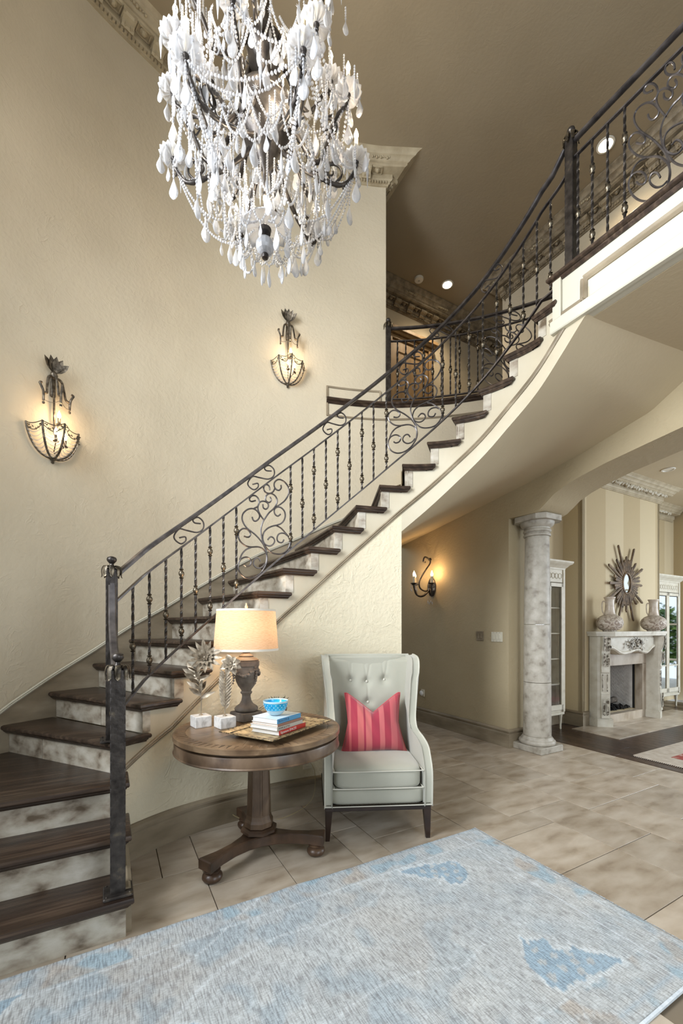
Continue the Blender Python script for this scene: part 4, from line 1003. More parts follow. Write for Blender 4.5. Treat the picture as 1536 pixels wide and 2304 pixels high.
# ---- display cabinets
M['cab_dark'] = flat('cabinet_interior', (.035, .030, .024), .6)
M['garden'] = None
def cabinet(a0, a1, b0, b1, z1, lab, garden=False):
    cw, cdp = a1-a0, b1-b0; c = W((a0+a1)/2, b0, 0)
    cab = thing('display_cabinet', lab, 'cabinet', c, RZ, local=True)
    zb = .24; zt = z1-.12; hw = cw/2
    mb = MB(); mb.box((0, cdp-.01, (zb+zt)/2), (cw, .02, zt-zb)); mb.build('back_panel', 'cab_dark', cab)
    mb = MB()
    for s in (-1, 1): mb.cbox((s*(hw-.012), cdp/2, (zb+zt)/2), (.024, cdp, zt-zb), .003)
    mb.cbox((0, cdp/2, zb+.012), (cw, cdp, .024), .003); mb.cbox((0, cdp/2, zt-.012), (cw, cdp, .024), .003); mb.build('carcass', 'cream', cab)
    mb = MB(); mb.cbox((0, .004, zt-.085), (cw, .02, .17), .003)
    for s in (-1, 1): mb.cbox((s*(hw-.02), -.004, (zb+zt)/2), (.04, .03, zt-zb), .004)
    mb.build('face_frame', 'cream', cab)
    mb = MB(); n = max(4, int(cw/.085))
    for i in range(n):
        x = -hw+.06+(cw-.12)*(i+.5)/n; mb.tube([Vector((x+.030*cos(2*pi*k/14), -.008, zt-.085+.036*sin(2*pi*k/14))) for k in range(14)], .005, 4, closed=True)
        if i < n-1: mb.tube([Vector((x+(cw-.12)/n/2+.009*cos(2*pi*k/8), -.008, zt-.085+.010*sin(2*pi*k/8))) for k in range(8)], .003, 4, closed=True)
    mb.build('fretwork', 'cream', cab, 60)
    pr = [(0, 0), (.01, 0), (.014, .02), (.03, .035), (.05, .06), (.075, .075), (.085, .09), (.085, .11), (0, .11)]
    mb = MB(); mb.sweep([Vector((-hw, cdp, zt)), Vector((-hw, 0, zt)), Vector((hw, 0, zt)), Vector((hw, cdp, zt))], [(x, y) for x, y in pr]); mb.box((0, cdp/2, zt+.10), (cw, cdp, .02)); mb.build('cornice', 'cream', cab, 30)
    nd = 2 if cw > .6 else 1
    for k in range(nd):
        dw = (cw-.08)/nd; x0 = -hw+.04+dw*k; x1 = x0+dw; dz0, dz1 = zb+.03, zt-.18; mb = MB()
        for (xa, xb, za, zb_) in ((x0, x0+.045, dz0, dz1), (x1-.045, x1, dz0, dz1), (x0, x1, dz0, dz0+.07), (x0, x1, dz1-.05, dz1)): mb.cbox(((xa+xb)/2, -.012, (za+zb_)/2), (xb-xa, .022, zb_-za), .003)
        d_ = mb.build('door', 'cream', cab)
        mb = MB(); mb.box(((x0+x1)/2, -.008, (dz0+dz1)/2), (dw-.09, .004, dz1-dz0-.12)); mb.build('pane', 'mirror_pane' if garden else 'glass', d_)
        if garden:
            mb = MB(); mb.box(((x0+x1)/2, -.012, .72), (dw-.09, .008, .02)); mb.build('glazing_bar', 'cream', d_)
    for i in range(4):
        mb = MB(); mb.box((0, cdp/2, zb+.03+(zt-.2-zb)*(i+1)/5), (cw-.05, cdp-.03, .014)); mb.build('shelf', 'cream', cab)
    for sx in (-1, 1):
        for y in (.03, cdp-.03):
            mb = MB(); mb.lathe([(.010, 0), (.014, .01), (.014, .02), (.011, .025), (.022, .17), (.026, .18), (.024, .19), (.030, .20), (.030, zb)], 10, (sx*(hw-.035), y, 0)); mb.build('leg', 'cream', cab, 50)
    mb = MB(); mb.cbox((0, cdp/2, zb-.02), (cw+.012, cdp+.012, .04), .005); mb.build('base_rail', 'cream', cab)
    return cab
def garden_mat():
    m, nt, b = new_mat('mirror_pane'); b.inputs['Base Color'].default_value = (.85, .88, .86, 1); b.inputs['Metallic'].default_value = 1; b.inputs['Roughness'].default_value = .04; return m
M['mirror_pane'] = garden_mat()
c1 = cabinet(4.62, 5.31, 3.46, 3.70, 2.24, 'cream glazed display cabinet half hidden behind the stone column')
c2 = cabinet(7.76, 8.62, 3.52, 3.90, 2.24, 'cream cabinet with mirrored doors reflecting garden greenery right of the fireplace', True)
# ---- red rug in the living room
M['redrug'] = pmat('red_rug', [(0.34, (0.50, 0.40, 0.33)), (0.42, (0.42, 0.16, 0.12)), (0.50, (0.30, 0.05, 0.035)), (0.66, (0.40, 0.10, 0.07))], scale=5, detail=5, dist=1.5, rough=.95, bump=.3, bscale=200)
M['rugcream'] = pmat('rug_border', [(0.3, (0.44, 0.37, 0.29)), (0.7, (0.58, 0.52, 0.44))], scale=16, rough=.95, bump=.3, bscale=150)
rr = thing('red_rug', 'faded red and cream patterned rug on the dark living room floor', 'rug', W(5.9, 1.2, .006))
mb = MB(); mb.cbox((6.2, 1.1, .009), (2.74, 2.56, .012), .003, Rm); mb.build('border', 'rugcream', rr)
mb = MB(); mb.cbox((6.3, 1.0, .0165), (2.46, 2.28, .003), .001, Rm); mb.build('field', 'redrug', rr)
mb = MB()
for i in range(150):
    b = 2.36-i*.0172; 
    p = W(4.832, b, .006); mb.add([p, W(4.80-random.uniform(0, .012), b-.003, .004), W(4.832, b-.008, .006), W(4.832, b-.004, .012)], [(0,1,2), (0,1,3), (1,2,3)])
mb.build('fringe', 'rugcream', rr, kind='stuff')
def downlight(name_lab, c, z, power, r=.062, on=True, spot=True):
    d = thing('recessed_light', name_lab, 'ceiling light', (c[0], c[1], z), 0, None, local=True)
    mb = MB(); mb.lathe([(r+.022, -.001), (r+.020, -.008), (r+.004, -.010), (r, -.004), (r-.01, .03)], 24, cap=False); mb.build('trim_ring', flat('white_trim', (.75, .72, .64), .4), d, 60)
    mb = MB(); mb.lathe([(0.001, -.002), (r-.004, -.003)], 24, cap=False)
    mb.build('lamp_face', flat('lamp_face', (1, .9, .75), .4, emit=(1, .86, .62), power=(34 if on else .0)) if on else flat('lamp_off', (.7, .66, .55), .4), d)
    if on and power:
        l = bpy.data.lights.new('spot', 'SPOT'); l.energy = power; l.color = (1, .80, .55); l.spot_size = radians(130); l.spot_blend = .8; l.shadow_soft_size = .06
        o = bpy.data.objects.new('spot', l); COL.objects.link(o); o.location = (c[0], c[1], z-.03)
    return d
downlight('glowing recessed ceiling light at the far end of the upper hall', ray(1006, 6.05), ZC-.001, 45)
downlight('glowing recessed ceiling light seen through the balcony railing', ray(1362, 4.30), ZC-.001, 40)
downlight('unlit recessed ceiling light in the living room ceiling', ray(1503, 5.85), 3.559, 0, on=False)
sm = thing('smoke_detector', 'round white smoke detector on the upper hall ceiling', 'smoke detector', (*ray(942, 5.95)[:2], ZC-.001), local=True)
mb = MB(); mb.lathe([(.065, 0), (.065, -.012), (.058, -.026), (.030, -.032), (.001, -.033)][::-1], 24, cap=False); mb.build('case', flat('white_plastic', (.72, .70, .62), .4), sm, 50)
mb = MB(); mb.lathe([(.012, -.034), (.018, -.032)], 12); mb.build('test_button', flat('grey_plastic', (.4, .39, .35), .4), sm, 50)
# ---- upper hall door behind the gallery railing
M['doorwood'] = pmat('door_wood', [(0.3, (0.30, 0.19, 0.085)), (0.7, (0.42, 0.28, 0.14))], scale=5, stretch=(3, 3, .5), rough=.45)
dr = thing('door_1', None, None, W(4.1, 5.05, ZU), kind='structure')
da0, da1 = 3.62, 4.30; zt = ZU+1.80
mb = MB(); mb.cbox(((da0+da1)/2, 5.03, (ZU+zt)/2), (da1-da0, .04, zt-ZU), .003, Rm); leaf_ = mb.build('door_leaf', 'doorwood', dr)
for zz0, zz1 in ((ZU+.2, ZU+.85), (ZU+.95, ZU+1.65)):
    mb = MB(); mb.sweep([W(da0+.1, 5.008, zz0), W(da0+.1, 5.008, zz1), W(da1-.1, 5.008, zz1), W(da1-.1, 5.008, zz0)], [(-.012, -.01), (.012, -.01), (.006, .01), (-.006, .01)], closed=True, up=W(0, -1)); mb.build('door_panel', 'doorwood', leaf_)
mb = MB()
for a in (da0-.05, da1+.05): mb.cbox((a, 5.02, (ZU+zt+.04)/2), (.10, .06, zt+.04-ZU), .004, Rm)
for dz, w_, d_ in ((0.04, .9, .06), (.10, .93, .09), (.135, .97, .12)): mb.cbox(((da0+da1)/2, 5.05-d_/2, zt+dz), (w_, d_, .05), .004, Rm)
mb.build('door_casing', 'doorwood', dr)
# ---- switches, outlet, night light
M['plastic'] = flat('switch_plastic', (.66, .62, .50), .35)
def wallplate(nm, lab, cat, a, b, z, w, h, n, normal=(-1, 0), mat='plastic'):
    ang = atan2(W(*normal).y, W(*normal).x)+pi/2
    t = thing(nm, lab, cat, W(a, b, z), ang, local=True)
    mb = MB(); mb.cbox((0, -.004, 0), (w, .007, h), .002); mb.build('cover_plate', mat, t)
    for i in range(n):
        x = (i-(n-1)/2)*.045
        mb = MB(); mb.cbox((x, -.010, 0), (.026, .008, .055), .002); mb.build('rocker', mat, t)
        mb = MB(); mb.ball((x, -.008, h*.42), .003, 6, 4); mb.ball((x, -.008, -h*.42), .003, 6, 4); mb.build('screws', 'knob', t)
    return t
def b_at(px, a): # b where sight line of column px meets the plane a
    t = (px-768)/FPX; return a*(AX[0]-AX[1]*t)/(AX[1]+AX[0]*t)
for px_, py_, lab, n_, mt_ in ((1080, 1431, 'tan two-gang switch plate blending into the hall wall', 2, 'trim'), (1118, 1433, 'white three-gang light switch plate beside the column', 3, 'plastic')):
    b_ = b_at(px_, 3.95); Y_ = 3.95*AX[1]+b_*AX[0]; wallplate('light_switch', lab, 'light switch', 3.949, b_, zat(py_, Y_), .115 if n_ == 2 else .16, .115, n_, mat=mt_)
b_ = b_at(952, 3.95); nlt = thing('night_light', 'small round white night light low on the hall wall behind the armchair', 'night light', W(3.949, b_, .42), atan2(W(-1,0).y, W(-1,0).x)+pi/2, local=True)
mb = MB(); mb.ball((0, -.035, 0), .036, 14, 8, (1, .6, 1)); mb.build('dome', flat('frosted_dome', (.8, .8, .78), .3), nlt, 60); mb = MB(); mb.cbox((0, -.008, 0), (.07, .014, .10), .002); mb.build('plug_body', 'plastic', nlt)

# ---- tall garden window of the living room (seen only in the mirrors) and the hedge outside
wn = thing('window_1', None, None, W(9.4, 2.2, 0), kind='structure')
mb = MB()
for b_ in (1.11, 1.73, 2.20, 2.67, 3.29): mb.cbox((9.38, b_, 1.38), (.05, .05, 2.76), .004, Rm)
for z_ in (.03, .75, 1.42, 2.10, 2.73): mb.cbox((9.38, 2.2, z_), (.04, 2.2, .035), .004, Rm)
mb.build('window_frame', 'cream', wn)
M['leaf'] = pmat('hedge_leaf', [(.3, (.02, .05, .015)), (.55, (.08, .17, .035)), (.75, (.30, .45, .12))], scale=8, rough=.6)
hd = thing('garden_hedge', 'leafy green hedge outside the living room window seen in the cabinet mirror', 'hedge', W(12.2, 0.6, 0))
mb = MB(); rg = random.Random(77)
for i in range(6500):
    b_ = rg.uniform(-2.6, 3.6); z_ = rg.uniform(.5, 1.95+.3*sin(b_*2)); a_ = 12.2+rg.uniform(-.35, .35)
    mb.leaf(W(a_, b_, z_), (rg.uniform(-1, 1), rg.uniform(-1, 1), rg.uniform(-1, 1)), (rg.uniform(-1, 1), .3, 1), rg.uniform(.10, .2), .08, .2, 2)
mb.build('foliage', 'leaf', hd, kind='stuff')
mb = MB(); mb.box((11.6, 1, -.1), (4.2, 9, .1), Rm); struct('floor_terrace', mb, 'column')
# ================================================================ rug in the foyer
def rug_col(a, b):
    """woven colour of the faded blue rug at a point (a across, b deep); print on a flat thing"""
    base = [0.50, 0.57, 0.62]
    from mathutils import noise
    n = lambda s, o=0: noise.noise(Vector((a*s+o, b*s, o)))
    g = n(2.2, 3); g2 = n(6, 9); g3 = n(14, 5)
    c = Vector((.445, .475, .490))+Vector((.05, .045, .035))*g2+Vector((.04, .02, .0))*g
    br = max(0, min(1, (n(3.1, 21)+.10)*2.0))*(0.35+.65*max(0, min(1, .9-a*.55)))
    c = c.lerp(Vector((.33, .295, .26)), br*.50*(.5+.5*min(1, max(0, .5+2.2*n(11, 44)+1.5*n(27, 13))))); bl = max(0, min(1, (n(5.3, 61)+.5*n(13, 62)-.12)*4))*(0.30+.7*max(0, min(1, .9-a*.5))); c = c.lerp(Vector((.27, .36, .43)), bl*.55); c = c*(1+.10*n(19, 71)+.08*n(45, 72))
    def blend(w, col, k): 
        nonlocal c
        if w > 0: c = c.lerp(Vector(col), min(1, w)*k)
    # border stripes along the long sides
    for e in (2.02, .80):
        d = abs(b-e); blend(1-d/.015, (.33, .43, .52), .5)
        d = abs(b-(e-.13*(1 if e > 1 else -1))); blend(1-d/.008, (.60, .65, .68), .6)
    if a > 1.93: blend(1-abs(a-1.95)/.01, (.60, .65, .70), .6)
    if a > 2.08: blend(.5, (.36, .46, .55), .5*abs(g3)*3)
    # ragged small blossoms of the border
    if b > 1.9 or b < .93 or a > 2.0:
        v = noise.noise(Vector((a*9, b*9, 7))); blend((v-.18)*6, (.30, .42, .50), .75); v = noise.noise(Vector((a*8, b*8, 31))); blend((v-.22)*6, (.42, .36, .30), .6)
    # leaf shaped blue medallions
    for (ca, cb, L, w, an) in LEAVES:
        x = (a-ca)*cos(an)+(b-cb)*sin(an); y = -(a-ca)*sin(an)+(b-cb)*cos(an); t = x/L
        if -.02 < t < 1.04:
            hw = w*max(0, 1-max(0, t))**.8*min(1, max(0, t)*9+.25)*(1+.10*sin(46*t)+.5*noise.noise(Vector((a*16, b*16, 3)))); d = abs(y)
            if d < hw:
                fl = min(((t-i*.17-.14)*L)**2+(y-j*hw*.62)**2 for i in range(4) for j in ((0,) if i == 3 else (-1, 0, 1) if i % 2 == 0 else (-.5, .5)))
                blend(1, (.265, .385, .49) if fl > .00030 else (.44, .48, .50), .80)
            elif d < hw+.028: blend(1, (.60, .65, .68), .6)
    # thin pale arabesque lines
    v = noise.noise(Vector((a*1.7, b*1.7, 50))); blend(1-abs(v-.05)/.012, (.62, .67, .70), .55)
    v = noise.noise(Vector((a*2.0, b*2.0, 70))); blend(1-abs(v+.12)/.010, (.60, .64, .67), .45)
    return c
def ab_px(px, py):
    Y = CAMH*FPX/(py-HY); return AB(((px-768)/FPX*Y, Y))
l1 = ab_px(1050, 1930); l1e = ab_px(905, 1972); l2 = ab_px(1205, 2250); l2e = ab_px(1375, 2125)
def leafdef(p, q, w): dx, dy = q[0]-p[0], q[1]-p[1]; return (p[0], p[1], sqrt(dx*dx+dy*dy), w, atan2(dy, dx))
LEAVES = [leafdef(ab_px(1047, 1965), ab_px(900, 1965), .115), leafdef(ab_px(1190, 2170), ab_px(1400, 2165), .13), (.30, 1.42, .30, .10, 3.6), (-.55, 1.80, .3, .1, .4)]
RA0, RA1, RB0, RB1 = -1.15, 2.15, .750, 2.04
nu, nv = 330, 128
rug = thing('area_rug', 'large faded pale blue patterned rug lying across the foyer floor', 'rug', W(.5, 1.4, 0))
vs = []; cols_ = []
for i in range(nu+1):
    for j in range(nv+1):
        a = RA0+(RA1-RA0)*i/nu; b = RB0+(RB1-RB0)*j/nv
        e = .004*sin(a*9)+.003*sin(a*23+1); bb = b+e*(1 if j in (0, nv) else 0); aa = a+(.004*sin(b*17) if i in (0, nu) else 0)
        z = .010+.0012*sin(a*5+b*3)
        if i in (0, nu) or j in (0, nv): z = .003
        vs.append(W(aa, bb, z)); cols_.append(rug_col(a, b))
fs = [(i*(nv+1)+j, (i+1)*(nv+1)+j, (i+1)*(nv+1)+j+1, i*(nv+1)+j+1) for i in range(nu) for j in range(nv)]
mbr = MB(); mbr.add(vs, fs)
m, nt, bs_ = new_mat('faded_rug'); N = nt.nodes; L = nt.links
at = N.new('ShaderNodeVertexColor'); at.layer_name = 'pattern'
tc = N.new('ShaderNodeTexCoord')
mp = N.new('ShaderNodeMapping'); mp.inputs['Rotation'].default_value = (0, 0, -RZ); L.new(tc.outputs['Object'], mp.inputs['Vector'])
mp1 = N.new('ShaderNodeMapping'); mp1.inputs['Scale'].default_value = (170, 20, 1); L.new(mp.outputs[0], mp1.inputs['Vector'])
n1 = N.new('ShaderNodeTexNoise'); n1.inputs['Scale'].default_value = 1; n1.inputs['Detail'].default_value = 5; L.new(mp1.outputs[0], n1.inputs['Vector'])
mp2 = N.new('ShaderNodeMapping'); mp2.inputs['Scale'].default_value = (60, 200, 1); L.new(mp.outputs[0], mp2.inputs['Vector'])
n2 = N.new('ShaderNodeTexNoise'); n2.inputs['Scale'].default_value = 1; n2.inputs['Detail'].default_value = 4; L.new(mp2.outputs[0], n2.inputs['Vector'])
cr = N.new('ShaderNodeValToRGB'); cr.color_ramp.elements[0].position = .36; cr.color_ramp.elements[0].color = (.66, .64, .63, 1); cr.color_ramp.elements[1].position = .56; cr.color_ramp.elements[1].color = (1.08, 1.08, 1.07, 1)
L.new(n1.outputs['Fac'], cr.inputs[0])
cr2 = N.new('ShaderNodeValToRGB'); cr2.color_ramp.elements[0].position = .30; cr2.color_ramp.elements[0].color = (.80, .79, .78, 1); cr2.color_ramp.elements[1].position = .62; cr2.color_ramp.elements[1].color = (1.1, 1.1, 1.1, 1)
L.new(n2.outputs['Fac'], cr2.inputs[0])
mx = N.new('ShaderNodeMix'); mx.data_type = 'RGBA'; mx.blend_type = 'MULTIPLY'; mx.inputs[0].default_value = 1; L.new(at.outputs['Color'], mx.inputs[6]); L.new(cr.outputs[0], mx.inputs[7])
mx2 = N.new('ShaderNodeMix'); mx2.data_type = 'RGBA'; mx2.blend_type = 'MULTIPLY'; mx2.inputs[0].default_value = 1; L.new(mx.outputs[2], mx2.inputs[6]); L.new(cr2.outputs[0], mx2.inputs[7])
L.new(mx2.outputs[2], bs_.inputs['Base Color']); bs_.inputs['Roughness'].default_value = .95; bs_.inputs['Specular IOR Level'].default_value = .1; bs_.inputs['Sheen Weight'].default_value = .15
bp_ = N.new('ShaderNodeBump'); bp_.inputs['Strength'].default_value = .5; bp_.inputs['Distance'].default_value = .004; L.new(n1.outputs['Fac'], bp_.inputs['Height']); L.new(bp_.outputs[0], bs_.inputs['Normal'])
M['rug'] = m
me = mbr.mesh('pile', 'rug', 180)
ca_ = me.color_attributes.new('pattern', 'FLOAT_COLOR', 'POINT')
buf = []
for c in cols_: buf += [c[0], c[1], c[2], 1.0]
ca_.data.foreach_set('color', buf); me.color_attributes.active_color = ca_
link('pile', me, rug)
M['rugedge'] = pmat('rug_edge', [(.3, (.55, .62, .68)), (.7, (.72, .78, .82))], scale=60, rough=.95)
mb = MB(); rg = random.Random(6)
for i in range(260):
    b = RB0+(RB1-RB0)*i/260; p = W(RA1+.002, b, .006); mb.add([p, W(RA1+.006+rg.uniform(0, .010), b+rg.uniform(-.002, .004), .003), W(RA1+.002, b+.005, .006), W(RA1+.002, b+.0025, .010)], [(0,1,2), (0,1,3), (1,2,3)])
mb.build('fringe', 'rugedge', rug, kind='stuff')
mb = MB(); mb.sweep([W(RA0, RB0, .006), W(RA1, RB0, .006)], [(-.005, -.005), (.005, -.005), (.005, .005), (-.005, .005)]); mb.build('selvedge', 'rugedge', rug)
# ================================================================ pedestal table
M['oak'] = pmat('weathered_oak', [(0.3, (0.040, 0.023, 0.013)), (0.5, (0.10, 0.062, 0.036)), (0.72, (0.20, 0.135, 0.085))], scale=7, detail=7, rough=.36, dist=.8, spec=.5, bump=.15, bscale=40, bdist=.003, stretch=(1, 1, .6))
M['oak_top'] = pmat('oak_top', [(0.3, (0.085, 0.050, 0.027)), (0.5, (0.175, 0.112, 0.063)), (0.75, (0.29, 0.20, 0.12))], scale=6, detail=8, rough=.30, dist=1.4, spec=.5, bump=.08, bscale=50, bdist=.002)
M['oak_dark'] = pmat('oak_dark', [(0.3, (0.022, 0.013, 0.008)), (0.6, (0.075, 0.042, 0.024)), (0.8, (0.15, 0.09, 0.05))], scale=9, detail=6, rough=.35, bump=.12, bscale=40)
TX, TY, TZ, TR_ = -.497, 2.53, .757, .485
tab = thing('pedestal_table', 'round weathered wood pedestal table with three bun feet beside the armchair', 'table', (TX, TY, 0), 0.0, local=True)
NS = 12
for k in range(NS):                                       # inlaid top in radial veneer wedges
    a0, a1 = 2*pi*k/NS+.002, 2*pi*(k+1)/NS-.002; P_ = [(0.0, 0.0)]+[(.415*cos(a), .415*sin(a)) for a in arc(a0, a1, 6)]
    MB().prism(P_, TZ-.010, TZ).build('veneer', 'oak_top', tab)
mb = MB(); n = 72
mb.lathe([(.4165, TZ-.010), (.4165, TZ), (TR_-.006, TZ), (TR_, TZ-.004), (TR_, TZ-.030), (TR_-.006, TZ-.034), (TR_-.030, TZ-.036), (TR_-.030, TZ-.045), (.41, TZ-.045)], n, cap=False); mb.build('table_rim', 'oak_top', tab, 30)
mb = MB()
for k in range(72):
    a0, a1 = 2*pi*k/72, 2*pi*(k+.5)/72; mb.prism([(.418*cos(a0), .418*sin(a0)), (.470*cos((a0+a1)/2), .470*sin((a0+a1)/2)), (.418*cos(a1), .418*sin(a1))], TZ, TZ+.0012)
mb.build('inlay_border', 'oak', tab, kind='stuff')
mb = MB(); mb.lathe([(.40, TZ-.045), (.475, TZ-.047), (.478, TZ-.055), (.478, TZ-.098), (.484, TZ-.104), (.478, TZ-.110), (.44, TZ-.110), (.44, TZ-.05)], n, cap=False); mb.build('apron', 'oak', tab, 30)
mb = MB(); mb.box((0, 0, TZ-.06), (.80, .10, .03)); mb.box((0, 0, TZ-.06), (.10, .80, .03)); mb.build('bearer', 'oak_dark', tab)
mb = MB(); mb.lathe([(.070, .165), (.086, .17), (.086, .20), (.078, .215), (.072, .235), (.058, TZ-.09), (.062, TZ-.08), (.062, TZ-.07)], 8, ph=pi/8); mb.build('pedestal', 'oak', tab)
for k in range(8):
    q = k*pi/4; d = Vector((cos(q), sin(q), 0)); sd = Vector((-sin(q), cos(q), 0)); vs = []
    for z, r, w in ((.245, .0665*.995, .019), (TZ-.10, .0540, .015)):
        for s_, o in ((-1, .0), (-1, .003), (1, .003), (1, .0)): vs.append(d*(r+o)+sd*w*s_+Vector((0, 0, z)))
    MB().add(vs, [(0,1,5,4), (1,2,6,5), (2,3,7,6), (0,3,2,1), (4,5,6,7)]).build('facet_panel', 'oak', tab)
mb = MB(); mb.lathe([(.085, .135), (.108, .14), (.108, .155), (.092, .166)], 8, ph=pi/8); mb.build('pedestal_collar', 'oak_dark', tab)
ang_f = [radians(236), radians(356), radians(116)]
P_ = []
for k in range(3):
    a = ang_f[k]; d = Vector((cos(a), sin(a))); s_ = Vector((-sin(a), cos(a)))
    nxt = ang_f[(k+1) % 3]
    P_ += [d*.395-s_*.050, d*.395+s_*.050]
    p0 = d*.395+s_*.050; a2 = nxt; d2 = Vector((cos(a2), sin(a2))); s2 = Vector((-sin(a2), cos(a2))); p3 = d2*.395-s2*.050
    mid = (d+d2).normalized()*.082
    for t in (.12, .25, .38, .5, .62, .75, .88):
        q0 = p0.lerp(mid, 1) ; x = (1-t)**2*p0+2*t*(1-t)*(mid*2-(p0+p3)/2)+t*t*p3; P_.append(x)
mb = MB(); PB = [(p.x, p.y) for p in P_]
ins = offset_poly(PB, .006)
nP = len(PB); vs = [(x, y, .068) for x, y in ins]+[(x, y, .074) for x, y in PB]+[(x, y, .124) for x, y in PB]+[(x, y, .130) for x, y in ins]
fs = [tuple(range(nP-1, -1, -1)), tuple(3*nP+i for i in range(nP))]
for r in range(3):
    for i in range(nP): j = (i+1) % nP; fs.append((r*nP+i, r*nP+j, (r+1)*nP+j, (r+1)*nP+i))
mb.add(vs, fs); mb.build('tripod_base', 'oak_dark', tab, 40)
for a in ang_f:
    mb = MB(); mb.lathe([(.030, 0), (.046, .008), (.054, .022), (.052, .036), (.040, .046), (.034, .050), (.042, .055), (.044, .062), (.034, .070)], 20, (.345*cos(a), .345*sin(a), 0)); mb.build('bun_foot', 'oak_dark', tab, 60)
# ================================================================ table lamp
M['urn'] = pmat('urn_stone', [(0.3, (0.075, 0.060, 0.048)), (0.55, (0.16, 0.135, 0.11)), (0.75, (0.27, 0.235, 0.195))], scale=11, detail=7, rough=.7, bump=.4, bscale=50, bdist=.004)
m, nt, bs_ = new_mat('linen_shade'); N = nt.nodes; L = nt.links
tc = N.new('ShaderNodeTexCoord'); mp = N.new('ShaderNodeMapping'); mp.inputs['Scale'].default_value = (45, 45, 260); L.new(tc.outputs['Object'], mp.inputs['Vector'])
n1 = N.new('ShaderNodeTexNoise'); n1.inputs['Scale'].default_value = 1; n1.inputs['Detail'].default_value = 6; L.new(mp.outputs[0], n1.inputs['Vector'])
cr = N.new('ShaderNodeValToRGB'); cr.color_ramp.elements[0].position = .38; cr.color_ramp.elements[0].color = (.52, .375, .25, 1); cr.color_ramp.elements[1].position = .62; cr.color_ramp.elements[1].color = (.62, .46, .32, 1)
L.new(n1.outputs['Fac'], cr.inputs[0])
df = N.new('ShaderNodeBsdfDiffuse'); tr = N.new('ShaderNodeBsdfTranslucent'); ms = N.new('ShaderNodeMixShader'); ms.inputs[0].default_value = .22
L.new(cr.outputs[0], df.inputs[0]); L.new(cr.outputs[0], tr.inputs[0]); L.new(df.outputs[0], ms.inputs[1]); L.new(tr.outputs[0], ms.inputs[2]); L.new(ms.outputs[0], N['Material Output'].inputs[0])
M['shade'] = m
M['shade_trim'] = flat('shade_trim', (.74, .68, .58), .7)
LX, LY = (554-768)/FPX*2.72, 2.72
lamp = thing('table_lamp', 'stone urn table lamp with a glowing linen drum shade on the round table', 'lamp', (LX, LY, TZ), 0, local=True)
mb = MB(); mb.cbox((0, 0, .028), (.150, .150, .055), .004, Matrix.Rotation(radians(48), 4, 'Z')); mb.build('plinth', 'urn', lamp)
mb = MB(); mb.lathe([(.060, .056), (.072, .062), (.076, .074), (.070, .086), (.058, .094), (.044, .104), (.032, .125), (.027, .150), (.028, .165), (.036, .172), (.038, .180), (.030, .186), (.034, .196), (.052, .220), (.066, .250), (.074, .290), (.078, .325), (.078, .345)], 28); mb.build('urn_body', 'urn', lamp, 60)
mb = MB(); mb.lathe([(.078, .345), (.083, .350), (.083, .378), (.078, .382), (.078, .384), (.082, .388), (.060, .400), (.044, .408), (.046, .414), (.034, .422), (.022, .432), (.026, .438), (.024, .444), (.016, .448), (.020, .456), (.018, .470), (.010, .476)], 28, M4=Matrix.Identity(4)); mb.build('urn_lid', 'urn', lamp, 30)
mb = MB(); rg = random.Random(1)
for k in range(3):
    for i in range(15):
        t = i/14; a = radians(-150+k*120)+t*radians(118); z = .342-.052*sin(pi*t)
        mb.ball((.080*cos(a), .080*sin(a), z+rg.uniform(-.004, .004)), rg.uniform(.009, .014), 6, 4)
    a = radians(-150+k*120)
    for j in range(6): mb.ball((.081*cos(a)+rg.uniform(-.006, .006), .081*sin(a), .325-j*.017), .012-.001*j, 6, 4)
mb.build('garland', 'urn', lamp, 60)
zs0, zs1 = .452, .710
mb = MB(); mb.lathe([(.205, zs0), (.186, zs1)], 64, cap=False); mb.build('lamp_shade', 'shade', lamp, 60)
mb = MB(); mb.lathe([(.2065, zs0-.004), (.2065, zs0+.010), (.2045, zs0+.010), (.2045, zs0-.004)], 64, cap=False); mb.build('shade_binding', 'shade_trim', lamp, 30); mb = MB(); mb.lathe([(.1875, zs1-.010), (.1875, zs1+.002), (.1855, zs1+.002), (.1855, zs1-.010)], 64, cap=False); mb.build('shade_binding', 'shade_trim', lamp, 30)
mb = MB(); mb.tube([(-.03, 0, .47), (-.045, 0, .58), (-.02, 0, .68), (0, 0, .70), (.02, 0, .68), (.045, 0, .58), (.03, 0, .47)], .002, 5)
for k in range(3): mb.tube([(0, 0, .70), (.186*cos(k*2.094), .186*sin(k*2.094), zs1-.002)], .0018, 4)
mb.build('harp', 'knob', lamp)
mb = MB(); mb.lathe([(.004, .70), (.008, .712), (.005, .718), (.012, .728), (.008, .738), (.004, .744), (.006, .750), (.001, .756)], 12); mb.build('lamp_finial', pmat('finial', [(.3, (.5, .38, .2)), (.7, (.7, .6, .4))], rough=.4), lamp, 60)
mb = MB(); mb.ball((0, 0, .56), .030, 12, 8, (1, 1, 1.25)); mb.lathe([(.013, .49), (.013, .53)], 10); mb.build('light_bulb', flat('bulb_glass', (1, .9, .8), .3, emit=(1, .72, .42), power=14), lamp, 60)
point_light('lamp_glow', (LX, LY, TZ+.60), 8.5, (1, .72, .46), .05)
